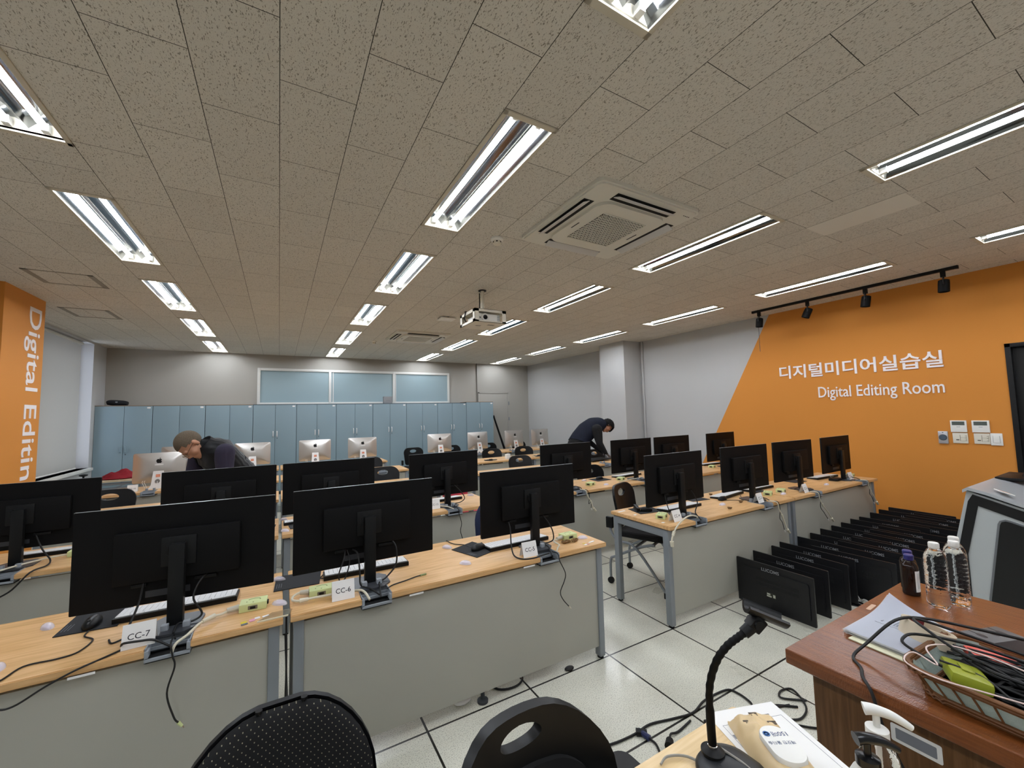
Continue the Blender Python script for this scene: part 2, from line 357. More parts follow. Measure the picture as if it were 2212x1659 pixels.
# orange pillar and the grey column
bm = BM(); box(bm, XL - .1, -2.34, 5.81, 6.61, 0, CE); struct('pillar_1', bm, ORG)
bm = BM(); box(bm, 5.96, XR + .05, 5.90, 6.60, 0, CE); struct('pillar_2', bm, WALL)
# baseboards
BASEB = mat('grey_baseboard', '#77756f', .6)
bm = BM(); box(bm, XR - .012, XR, 1.1, 5.9, 0, .09); struct('baseboard_right', bm, BASEB)
bm = BM(); box(bm, XL, XR, YB - .012, YB, 0, .09); struct('baseboard_back', bm, BASEB)
# high window in the back wall, covered with pale blue film
x0, x1, z0, z1 = -.42, 3.94, 1.86, 2.665
bm = BM(); box(bm, x0, x1, YB - .012, YB - .004, z0, z1); win = struct('window_1', bm, BLUE_P)
bm = BM(); t = .055
box(bm, x0, x1, YB - .04, YB - .012, z1 - t, z1, .004); box(bm, x0, x1, YB - .04, YB - .012, z0, z0 + t, .004)
for x in (x0, x1 - t, 1.013 - t / 2, 2.474 - t / 2): box(bm, x, x + t, YB - .042, YB - .012, z0, z1, .004)
for x in (1.07, 2.51): box(bm, x, x + .02, YB - .03, YB - .012, z0 + t, z1 - t)
obj('window_frame', bm, WFRAME, win)
# back door in the wall colour
bm = BM(); box(bm, 4.83, 5.71, YB - .012, YB - .004, .01, 2.13, .002); dr = struct('door_1', bm, WALL_B)
bm = BM(); box(bm, 4.79, 4.83, YB - .02, YB, 0, 2.165, .003); box(bm, 5.71, 5.75, YB - .02, YB, 0, 2.165, .003); box(bm, 4.79, 5.75, YB - .02, YB, 2.13, 2.165, .003); obj('door_frame', bm, mat('door_frame_grey', '#a29f98', .6), dr)
bm = BM(); box(bm, 5.735, 5.765, YB - .04, YB - .02, 1.80, 1.90, .003); box(bm, 5.735, 5.765, YB - .04, YB - .02, 1.36, 1.45, .003); obj('door_hinge', bm, STEEL, dr)
# conduits and the seam on the walls
bm = BM(); cyl(bm, (4.76, YB - .015, 1.88), (4.76, YB - .015, CE), .013); tag(obj('conduit_pipe', bm, mat('conduit_grey', '#77756f', .5)), 'thin grey conduit pipe down the back wall above the door frame', 'pipe')
bm = BM(); cyl(bm, (XR - .02, 5.84, 0), (XR - .02, 5.84, CE), .018); tag(obj('conduit_pipe', bm, WALL), 'wall-coloured conduit pipe from floor to ceiling beside the grey column', 'pipe')
bm = BM(); box(bm, XR - .004, XR, 3.508, 3.513, 2.42, CE); struct('trim_1', bm, mat('seam_grey', '#6c6b69', .7))
# ceiling access hatches
def hatch(x0, x1, y0, y1, label):
    bm = BM(); t = .018; z = CE - .003
    t2 = .045
    box(bm, x0, x1, y0, y0 + t, z, CE + .004); box(bm, x0, x1, y1 - t, y1, z, CE + .004); box(bm, x0, x0 + t2, y0, y1, z, CE + .004); box(bm, x1 - t2, x1, y0, y1, z, CE + .004)
    o = tag(obj('ceiling_hatch', bm, mat('hatch_frame', '#8d877a', .6)), label, 'hatch'); return o
hatch(-2.04, -1.56, 5.25, 5.70, 'square hatch frame in the ceiling nearest the orange pillar')
hatch(-2.33, -1.87, 6.84, 7.37, 'square hatch frame in the ceiling farther back by the blind')
# pale lighter ceiling tile beside the lamp is only a cleaner tile
bm = BM(); box(bm, 3.584, 3.88, .955, 1.54, CE - .0015, CE); struct('ceiling_tile', bm, mat('clean_tile', '#d9d5cb', .9))

# ---------------------------------------------------------------- lettering on wall and pillar
for nm, txt, T, w_, h_, dp, bold, lab in (('wall_sign', '디지털미디어실습실', Tr(XR, 3.25, 1.965) @ WALL_R, 1.715, .19, .012, .016, 'white Korean lettering across the orange wall'),
    ('wall_sign', 'Digital Editing Room', Tr(XR, 2.77, 1.678) @ WALL_R, 1.225, .150, .010, .005, 'white English lettering reading Digital Editing Room on the orange wall'),
    ('pillar_sign', 'Digital Editing', Tr(-2.34, 6.285, 2.83) @ PILLAR, 2.03, .255, .004, .008, 'white lettering running down the orange pillar')):
    t = thing(nm, lab, 'lettering', tuple(T.translation)); R3 = T.copy(); R3.translation = (0, 0, 0)
    obj('lettering', text_bm(txt, w_, h_, dp, bold, R3, ref=None if txt[0] == '디' else (0, .727)), LETTER, t)

# ---------------------------------------------------------------- ceiling lamps
def make_lamp(L, off=None):
    """recessed twin-tube louvre lamp, length L along Y, hung at the ceiling plane"""
    t = thing('ceiling_lamp', '', 'lamp', group='recessed twin-tube ceiling lamps')
    bm = BM(); h = L / 2; r = .022
    box(bm, -.15, -.15 + r, -h, h, -.008, .012, .002); box(bm, .15 - r, .15, -h, h, -.008, .012, .002); box(bm, -.15, .15, -h, -h + .03, -.008, .012, .002); box(bm, -.15, .15, h - .03, h, -.008, .012, .002)
    obj('lamp_frame', bm, RIM, t)
    bm = BM(); i0, i1 = -h + .03, h - .03
    prof = [(-.128, .0), (-.105, .05), (-.085, .062), (-.045, .062), (-.022, .05), (0, .022), (.022, .05), (.045, .062), (.085, .062), (.105, .05), (.128, .0)]
    A = [bm.verts.new((x, i0, z)) for x, z in prof]; B = [bm.verts.new((x, i1, z)) for x, z in prof]
    for a in range(len(prof) - 1): bm.faces.new((A[a], A[a + 1], B[a + 1], B[a]))
    obj('reflector', bm, REFL, t, sharp=60)
    for y in (i0, i1):
        bm = BM(); vs = [bm.verts.new((x, y, z)) for x, z in prof]; bm.faces.new(vs); obj('end_plate', bm, RIM, t)
    for s in (-1, 1):
        bm = BM(); cyl(bm, (s * .065, i0 + .035, .03), (s * .065, i1 - .035, .03), .0145, n=12); obj('tube', bm, TUBE_OFF if off == s else TUBE, t)
        
        for ya, yb in ((i0, i0 + .035), (i1 - .035, i1)):
            bm = BM(); box(bm, s * .065 - .014, s * .065 + .014, ya, yb, .012, .05, .003); obj('lamp_holder', bm, WHITE, t)
    return t
LNAME = ('row nearest the window blind', 'second row from the window blind', 'third row from the window blind', 'row nearest the orange wall')
protos = {}
for ix, x in enumerate(LX):
    for k in range(7):
        y0, y1 = lamp_y(ix, k); L = round(y1 - y0, 3); off = -1 if (ix == 3 and k == 5) else None
        lab = ('twin-tube ceiling lamp, %s ahead in the %s' % (ORD[k if ix else k - 1], LNAME[ix])) if k > (0 if ix else 1) else 'twin-tube ceiling lamp behind the camera, %s %s' % (LNAME[ix], 'nearer' if k else 'farther')
        if off: lab = 'ceiling lamp with one tube out, nearest the orange wall row'
        key = (L, off); loc = (x, (y0 + y1) / 2, CE)
        if key not in protos:
            t = make_lamp(L, off); t.location = loc; t['label'] = lab; protos[key] = (t, tree_of(t))
        else: dup(protos[key][0], loc, 0, lab, protos[key][1])

# ---------------------------------------------------------------- air-conditioner cassettes
def make_ac(label, loc, grille=True):
    t = thing('ceiling_air_conditioner', label, 'air conditioner', loc, group='ceiling cassette units')
    bm = BM(); prism(bm, rrect(.93, .955, .05), -.022, 0); prism(bm, rrect(.90, .925, .045), -.032, -.022); obj('housing', bm, ACW, t)
    bm = BM(); prism(bm, rrect(.62, .645, .10, 8), -.052, -.032); obj('centre_panel', bm, ACW, t)
    bm = BM(); prism(bm, rrect(.40, .41, .01), -.0535, -.052); g = obj('intake_grille', bm, DARK, t)
    bm = BM(); z0, z1 = -.058, -.0535; N = 15; a, b = .20, .205
    for i in range(N + 1):
        y = -b + 2 * b * i / N; box(bm, -a, a, y - .0022, y + .0022, z0, z1)
    def diag(x, s):
        p = Vector((x, -b, 0)); q = Vector((x + s * 2 * b * .58, b, 0))
        # clip to the grille square
        pts = []
        for j in range(2):
            pass
        t0, t1 = 0.0, 1.0; dx = q.x - p.x
        for lim, sg in ((-a, 1), (a, -1)):
            f0, f1 = sg * (p.x - lim), sg * (q.x - lim)
            if f0 < 0 and f1 < 0: return
            if f0 < 0: t0 = max(t0, f0 / (f0 - f1))
            if f1 < 0: t1 = min(t1, f0 / (f0 - f1))
        if t1 - t0 < .03: return
        P0, P1 = p.lerp(q, t0), p.lerp(q, t1); d = (P1 - P0).normalized(); nrm = Vector((-d.y, d.x, 0)) * .0024
        poly = [(P0 + nrm), (P1 + nrm), (P1 - nrm), (P0 - nrm)]; prism(bm, [(v.x, v.y) for v in poly], z0, z1)
    for i in range(-9, 26):
        diag(-a + i * .032, 1); diag(-a + i * .032, -1)
    obj('lattice', bm, ACW, g)
    for k in range(4):
        R = Rz(k * PI / 2); e = .395 if k % 2 else .385
        bm = BM(); box(bm, -.27, .27, e - .052, e + .03, -.0335, -.031, T=R); s = obj('air_slot', bm, DARK, t)
        bm = BM(); box(bm, -.262, .262, -.03, .03, -.003, .003, .002, T=R @ Tr(0, e + .004, -.044) @ Rx(-.42))
        obj('vane', bm, mat('vane_grey', '#c6c6c4', .5), s)
    bm = BM(); box(bm, -.27, -.262, -.02, .07, -.0535, -.0518); box(bm, .255, .263, -.06, .04, -.0535, -.0518); obj('maker_print', bm, PRINT, t)
    bm = BM()
    for i in range(4): box(bm, .36 + i * .017, .368 + i * .017, -.41, -.403, -.0335, -.0318)
    obj('status_lights', bm, PRINT, t)
    return t
ac = make_ac('white four-way cassette unit between the lamp rows nearest the camera', (2.105, 2.215, CE))
dup(ac, (2.11, 7.04, CE), 0, 'white four-way cassette unit farther back near the projector')
# smoke detectors and the small bracket
def detector(x, y, label):
    t = thing('smoke_detector', label, 'detector', (x, y, CE), group='smoke detectors')
    bm = BM(); lathe(bm, [(.052, 0), (.052, -.012), (.046, -.02), (.038, -.024)]); obj('base_ring', bm, WHITE, t)
    bm = BM(); lathe(bm, [(.034, -.024), (.034, -.04), (.026, -.05), (.004, -.052)]); obj('sensor_dome', bm, OFFW, t)
    bm = BM()
    for i in range(6):
        a = i * PI / 3; box(bm, .0325, .0355, -.006, .006, -.038, -.028, T=Rz(a))
    obj('sensor_slots', bm, DARK, t); return t
d = detector(1.495, 2.80, 'round white smoke detector beside the nearer cassette unit')
dup(d, (1.513, 7.79, CE), 0, 'round white smoke detector beyond the farther cassette unit')
t = thing('ceiling_bracket', 'small white ceiling bracket with a dark slot beside the projector', 'bracket', (2.08, 5.50, CE))
bm = BM(); box(bm, -.11, .11, -.10, .10, -.03, -.012, .004); obj('bracket_plate', bm, WHITE, t)
bm = BM(); box(bm, -.10, .10, .02, .09, -.012, 0); cyl(bm, (0, -.06, -.012), (0, -.06, 0), .02); obj('slot', bm, DARK, t)

# ---------------------------------------------------------------- projector in its hanging cage
t = thing('projector_cage', 'white metal cage hanging from the ceiling on a pole', 'cage', (1.985, 4.10, CE))
bm = BM(); cyl(bm, (0, 0, -.27), (0, 0, -.004), .02, n=18); obj('pole', bm, mat('cream_metal', '#d8d2c2', .4), t)
bm = BM(); cyl(bm, (0, 0, -.008), (0, 0, 0), .045, n=20); obj('ceiling_flange', bm, BLACK, t)
bm = BM(); W2, D2, Z0, Z1, th = .192, .20, -.408, -.265, .004
box(bm, -W2, W2, -D2, D2, Z0, Z0 + th); box(bm, -W2, W2, -D2, D2, Z1 - th, Z1)
for y in (-D2, D2 - th):
    box(bm, -W2, -W2 + .05, y, y + th, Z0, Z1); box(bm, W2 - .05, W2, y, y + th, Z0, Z1); box(bm, -W2, W2, y, y + th, Z0, Z0 + .018); box(bm, -W2, W2, y, y + th, Z1 - .03, Z1)
for x in (-W2, W2 - th):
    box(bm, x, x + th, -D2, -D2 + .05, Z0, Z1); box(bm, x, x + th, D2 - .05, D2, Z0, Z1); box(bm, x, x + th, -D2, D2, Z0, Z0 + .03); box(bm, x, x + th, -D2, D2, Z1 - .035, Z1)
obj('cage_frame', bm, mat('cream_metal', '#d8d2c2', .4), t)
bm = BM(); box(bm, .02, .10, -.10, -.05, Z0 - .001, Z0); box(bm, -.09, -.03, -.02, .02, Z0 - .001, Z0); obj('cable_slots', bm, GREYC, t)
p = thing('projector', 'white projector with a round lens inside the hanging cage', 'projector', (1.985, 4.10, CE + Z0 + th))
bm = BM(); box(bm, -.135, .135, -.165, .12, .008, .098, .012); obj('projector_body', bm, WHITE, p)
LT = Tr(-.055, -.165, .055) @ Rx(PI / 2)
bm = BM(); lathe(bm, [(.043, -.005), (.043, .012), (.036, .016), (.026, .012)], 28, LT); obj('lens_ring', bm, WHITE, p)
bm = BM(); lathe(bm, [(.026, .0125), (.024, .018), (.018, .013), (.002, .012)], 24, LT); obj('lens', bm, mat('lens_glass', '#0a0a0d', .08), p)
bm = BM(); lathe(bm, [(.007, 0), (.007, .002), (.001, .002)], 12, Tr(-.112, -.165, .05) @ Rx(PI / 2)); obj('sensor', bm, PRINT, p)
bm = BM()
for i in range(7): box(bm, .095, .125, -.1665, -.165, .022 + i * .01, .026 + i * .01)
obj('vent', bm, PRINT_G, p)
bm = BM()
for sx in (-.1, .1):
    for sy in (-.12, .09): cyl(bm, (sx, sy, 0), (sx, sy, .01), .012)
obj('feet', bm, BLACK, p)
bm = BM(); tube(bm, [(-.012, .05, -.02), (-.02, .06, -.24), (-.10, .10, -.255), (-.185, .06, -.25), (-.205, .02, -.28), (-.21, .03, -.34), (-.17, .05, -.375), (-.10, .02, -.385)], .007)
tag(obj('projector_cable', bm, RUBBER, None, (1.985, 4.10, CE)), 'black cable looping into the side of the projector cage', 'cable')

# ---------------------------------------------------------------- track with spotlights
t = thing('lighting_track', 'black lighting track along the ceiling before the orange wall', 'track', (5.99, 0, CE))
bm = BM(); box(bm, -.018, .018, 1.27, 3.33, -.032, 0, .003); obj('rail', bm, BLACK, t)
bm = BM(); box(bm, -.02, .02, 1.255, 1.275, -.034, 0, .003); box(bm, -.02, .02, 3.325, 3.345, -.034, 0, .003); obj('end_cap', bm, BLACK_S, t)
def make_spot(label, loc, tilt, rz):
    t = thing('spotlight', label, 'spotlight', loc, rz, 'spotlights on the black track')
    bm = BM(); box(bm, -.02, .02, -.02, .02, -.06, 0, .003); cyl(bm, (0, 0, -.075), (0, 0, -.06), .008); obj('adapter', bm, BLACK, t)
    bm = BM(); tube(bm, [(-.052, 0, -.135), (-.052, 0, -.085), (-.046, 0, -.077), (.046, 0, -.077), (.052, 0, -.085), (.052, 0, -.135)], .004, 6, 3); obj('yoke', bm, STEEL_D, t)
    T = Tr(0, 0, -.135) @ Rx(tilt)
    bm = BM(); lathe(bm, [(.03, .048), (.043, .04), (.045, .0), (.045, -.08), (.041, -.083), (.036, -.06), (.002, -.055)], 24, T); obj('lamp_body', bm, BLACK_M, t)
    bm = BM(); cyl(bm, T @ Vector((-.062, 0, 0)), T @ Vector((.062, 0, 0)), .007); obj('pivot_knob', bm, BLACK, t)
    return t
for i, (y, tl, rz, lab) in enumerate(((3.25, .10, .2, 'black spotlight at the end of the track over the grey wall'), (2.63, .42, .3, 'black tilted spotlight, second from the grey wall end of the track'), (2.02, .16, .1, 'black spotlight, third from the grey wall end of the track'), (1.37, .06, .15, 'black spotlight nearest the camera on the track'))):
    make_spot(lab, (5.99, y, CE - .03), tl, rz)

# ---------------------------------------------------------------- switches and controllers on the orange wall
def wall_item(name, label, cat, ya, yb, za, zb, d, m, group=None):
    t = thing(name, label, cat, (XR, (ya + yb) / 2, (za + zb) / 2), 0, group)
    bm = BM(); box(bm, -(ya - yb) / 2, (ya - yb) / 2, -(zb - za) / 2, (zb - za) / 2, 0, d, .003, T=WALL_R); obj('body', bm, m, t); return t
def wall_part(t, name, x0, x1, y0, y1, z0, z1, m, bev=0):
    bm = BM(); box(bm, x0, x1, y0, y1, z0, z1, bev, T=WALL_R); return obj(name, bm, m, t)
for ya, yb, lab in ((1.528, 1.406, 'white thermostat with a grey display, nearer the lettering'), (1.368, 1.242, 'white thermostat with a grey display, nearer the black door')):
    t = wall_item('thermostat', lab, 'thermostat', ya, yb, 1.242, 1.368, .02, WHITE, 'room controllers on the orange wall')
    wall_part(t, 'display', -.048, .048, .012, .052, .02, .0208, mat('lcd_grey', '#59605a', .25)); wall_part(t, 'maker_print', -.014, .014, -.008, -.004, .02, .0206, PRINT_G)
for ya, yb, lab in ((1.520, 1.405, 'ivory switch panel below the thermostat nearer the lettering'), (1.362, 1.248, 'ivory switch panel below the thermostat nearer the black door')):
    t = wall_item('wall_switch', lab, 'switch', ya, yb, 1.122, 1.233, .012, OFFW, 'room controllers on the orange wall')
    bm = BM()
    box(bm, -.002, .002, -.03, .035, .012, .0126, T=WALL_R); box(bm, .045, .048, -.03, .035, .012, .0126, T=WALL_R); box(bm, .002, .045, -.031, -.029, .012, .0126, T=WALL_R); box(bm, .002, .045, .006, .008, .012, .0126, T=WALL_R)
    for z in (-.022, .0, .022): box(bm, .034, .045, z, z + .004, .012, .0126, T=WALL_R)
    obj('key_outline', bm, mat('taupe_print', '#8d8674', .6), t); wall_part(t, 'badge', -.032, -.008, -.024, -.014, .012, .0128, mat('taupe_dark', '#5c574a', .5))
t = wall_item('light_switch', 'white single rocker light switch beside the black door', 'switch', 1.246, 1.163, 1.112, 1.236, .012, WHITE); wall_part(t, 'rocker', -.022, .022, -.035, .035, .012, .018, WHITE, .003)
bm = BM(); box(bm, .023, .0245, -.036, .036, .012, .0128, T=WALL_R); box(bm, -.0245, -.023, -.036, .036, .012, .0128, T=WALL_R); obj('rocker_gap', bm, PRINT_G, t)
t = wall_item('door_button', 'silver door release button with a round grey push pad', 'button', 1.632, 1.555, 1.112, 1.248, .018, mat('silver_plastic', '#c3c4c8', .3, metal=.5))
bm = BM(); lathe(bm, [(.029, .018), (.027, .024), (.001, .026)], 24, WALL_R); obj('push_pad', bm, mat('slate_pad', '#4c5a66', .3), t)
bm = BM(); lathe(bm, [(.034, .018), (.034, .0195), (.030, .0195), (.030, .018)], 24, WALL_R); obj('chrome_ring', bm, CHROME, t)
bm = BM(); box(bm, -.006, .006, .05, .058, .018, .019, T=WALL_R); obj('key_mark', bm, PRINT, t)
# ---------------------------------------------------------------- desks
DZ = .72
ROWY = [None, 2.045, 3.46, 4.975, 6.49, 7.97]                       # camera-side edge of each desk row
COLX = [None, (-1.78, .027), (.055, 1.838), (2.445, 4.145), (4.16, 5.955)]
def col_x(r, c):
    x0, x1 = COLX[c]
    if r > 1 and c == 2: x0, x1 = .03, 1.80
    if r > 1 and c == 1: x1 = .008
    return x0, x1
ROWN = ['', 'nearest row', 'second row', 'third row', 'fourth row', 'back row']
COLN = ['', 'window end', 'second place from the window', 'third place from the window', 'orange wall end']
def desk(r, c, slots):
    x0, x1 = col_x(r, c); y0 = ROWY[r]; L = x1 - x0; cx = (x0 + x1) / 2
    t = thing('computer_desk', 'beech-topped grey desk, %s of the %s' % (COLN[c], ROWN[r]), 'desk', (cx, y0, 0), 0, 'computer desks in five rows')
    h = L / 2; sl = sorted(s - cx for s in slots); d = .15; hw = .068
    poly = [(-h, .6), (-h, 0)]
    for s in sl: poly += [(s - hw, 0), (s - hw, d), (s + hw, d), (s + hw, 0)]
    poly += [(h, 0), (h, .6)]
    bm = BM(); prism(bm, poly, DZ - .028, DZ); bmesh.ops.bevel(bm, geom=[e for e in bm.edges if abs(e.verts[0].co.z - e.verts[1].co.z) < 1e-6], offset=.003, segments=2, affect='EDGES'); obj('desk_top', bm, BEECH, t)
    for sx in (-1, 1):
        ex = h - .012
        for yy in (.03, .535):
            bm = BM(); xa, xb = sorted((sx * ex, sx * (ex - .042))); box(bm, xa, xb, yy, yy + .05, .012, DZ - .036, .006); lg = obj('leg', bm, STEEL, t)
            bm = BM(); cyl(bm, ((xa + xb) / 2, yy + .025, 0), ((xa + xb) / 2, yy + .025, .014), .02); obj('foot_pad', bm, BLACK, lg)
        bm = BM(); xa, xb = sorted((sx * ex, sx * (ex - .042))); box(bm, xa, xb, .07, .545, DZ - .09, DZ - .036, .004); obj('end_rail', bm, STEEL, t)
    bm = BM(); box(bm, -h + .03, h - .03, .06, .10, DZ - .036, DZ - .028); box(bm, -h + .03, h - .03, .5, .54, DZ - .036, DZ - .028); obj('top_bearer', bm, STEEL_D, t)
    bm = BM(); box(bm, -h + .052, h - .052, .04, .058, .075, DZ - .05, .002); obj('modesty_panel', bm, PANEL, t)
    for s in sl:
        bm = BM(); q = .004
        box(bm, s - hw, s - hw + q, 0.002, d, DZ - .05, DZ + .003); box(bm, s + hw - q, s + hw, 0.002, d, DZ - .05, DZ + .003); box(bm, s - hw, s + hw, d - q, d, DZ - .05, DZ + .003)
        pass
        for i in range(4): box(bm, s - hw, s + hw, d - .022 - i * .024, d - .016 - i * .024, DZ - .03, DZ - .004 - i * .005)
        box(bm, s - hw, s - hw + .012, -.004, .03, DZ - .03, DZ - .004, .002); box(bm, s + hw - .012, s + hw, -.004, .03, DZ - .03, DZ - .004, .002)
        box(bm, s - hw, s + hw, -.004, .006, DZ - .044, DZ - .034, .001)
        tr = obj('cable_tray', bm, GREYTRAY, t)
        bm = BM(); box(bm, s - hw, s + hw, 0.002, d, DZ - .05, DZ - .044); obj('tray_floor', bm, DARK, tr)
        bm = BM()
        for sx in (-1, 1): box(bm, s + sx * .035 - .012, s + sx * .035 + .012, d - .03, d - .006, DZ - .02, DZ + .028, .002)
        obj('tray_clip', bm, GREYTRAY, tr)
    return t
MON = {1: [-.36, .412, 1.41, 2.812, 3.785, 4.638, 5.572], 2: [-1.355, -.358, .377, 1.37, 2.798, 3.81, 4.555, 5.61]}
SLOT = {1: [-1.35, -.352, .413, 1.40, 2.80, 3.72, 4.60, 5.63]}
for r in range(1, 6):
    for c in range(1, 5):
        x0, x1 = col_x(r, c)
        sl = [s for s in SLOT.get(r, [x0 + .42, x1 - .40]) if x0 + .1 < s < x1 - .1]
        if r == 2: sl = [s for s in MON[2] if x0 + .1 < s < x1 - .1]
        desk(r, c, sl)
# paper strip labels stuck under the nearest desk edges
bm = BM()
for x, L in ((-.585, .07), (.60, .07), (1.255, .075)): box(bm, x - L / 2, x + L / 2, 2.0435, 2.0445, .682, .690)
tag(obj('edge_sticker', bm, PAPER), 'thin white paper strips stuck along the nearest desk edges', 'sticker', kind='stuff')

# ---------------------------------------------------------------- big black monitors
def make_monitor():
    """origin on the desk under the stand; the back faces -Y"""
    t = thing('desktop_monitor', '', 'monitor', group='large black monitors seen from behind')
    P0 = .045; cz = 1.008 - DZ; W, H = .692, .396
    bm = BM(); prism(bm, rrect(W, H, .004, 2, 0, cz), -(P0 + .014), -P0, T=XZ_FRONT); obj('panel', bm, BLACK_M, t)
    bm = BM(); prism(bm, rrect(W - .01, H - .01, .003, 2, 0, cz), -(P0 + .0155), -(P0 + .014), T=XZ_FRONT); obj('screen', bm, mat('dark_screen', '#050507', .15), t)
    bm = BM(); box(bm, -W / 2, W / 2, P0 + .001, P0 + .015, cz + H / 2 - .0015, cz + H / 2 + .0008); obj('top_edge', bm, mat('edge_trim', '#8d8f92', .3, metal=.6), t)
    bm = BM(); box(bm, -.215, .215, .018, P0, cz - .105, cz + .10, .006); hs = obj('rear_housing', bm, BLACK_M, t)
    bm = BM(); box(bm, -.06, .06, .010, .019, cz - .05, cz + .07, .004); obj('mount_plate', bm, BLACK, hs)
    bm = BM(); box(bm, .05, .13, P0 - .010, P0, cz - .128, cz - .113, .003); obj('port_cover', bm, BLACK, hs)
    bm = BM(); box(bm, -.16, -.11, P0 - .012, P0, cz - .125, cz - .11, .003); obj('power_socket', bm, BLACK, hs)
    bm = BM(); box(bm, -.115, .035, P0 - .001, P0, cz - .172, cz - .146, 0); obj('rating_label', bm, mat('rating_label', '#34363a', .4), t)
    bm = BM(); box(bm, -.027, .027, -.02, .012, .008, cz + .045, .004); st = obj('stand_column', bm, BLACK_S, t)
    bm = BM(); box(bm, -.04, -.03, -.004, .012, cz + .0, cz + .035, .002); obj('cable_clip', bm, BLACK, st)
    bm = BM(); prism(bm, [(-.09, -.05), (-.05, -.095), (.05, -.095), (.09, -.05), (.09, .05), (.06, .09), (-.06, .09), (-.09, .05)], 0, .008); obj('stand_base', bm, mat('dark_grey_base', '#3a3c40', .4), t)
    return t
mp = make_monitor(); mtree = tree_of(mp)
TAGN = {-.36: 'CC-7', .412: 'CC-6', 1.41: 'CC-5', 2.812: 'CC-4', 3.785: 'CC-3', 4.638: 'CC-2', 5.572: 'CC-1'}
YAW = {(1, -.36): -4.5, (1, .412): -.3, (1, 1.41): -1.6, (1, 2.812): .5, (1, 3.785): -1.8, (1, 4.638): -2.5, (1, 5.572): .8, (2, 1.37): 3.2, (2, 3.81): .8, (2, 4.555): .7, (2, 5.61): 2.4, (2, 2.798): -.6}
R2L = {-1.355: 'large black monitor in the second row closest to the orange pillar', -.358: 'large black monitor in the second row before the man in the quilted vest', .377: 'large black monitor in the second row rising behind the CC-6 one',
       1.37: 'large black monitor with a card reading CC-13 beside its stand', 2.798: 'large black monitor in the second row behind the CC-5 one', 3.81: 'large black monitor in the second row just above the lone chair and the CC-4 one',
       4.555: 'large black monitor in the second row against the grey wall', 5.61: 'large black monitor in the second row closest to the orange wall'}
first = True
for r in (1, 2):
    for x in MON[r]:
        y = (2.222 if r == 1 else 3.655); rz = math.radians(YAW.get((r, x), 0))
        lab = ('large black monitor standing by the card reading ' + TAGN[x]) if r == 1 else R2L[x]
        if first: mp.location = (x, y, DZ); mp.rotation_euler[2] = rz; mp['label'] = lab; first = False
        else: dup(mp, (x, y, DZ), rz, lab, mtree)

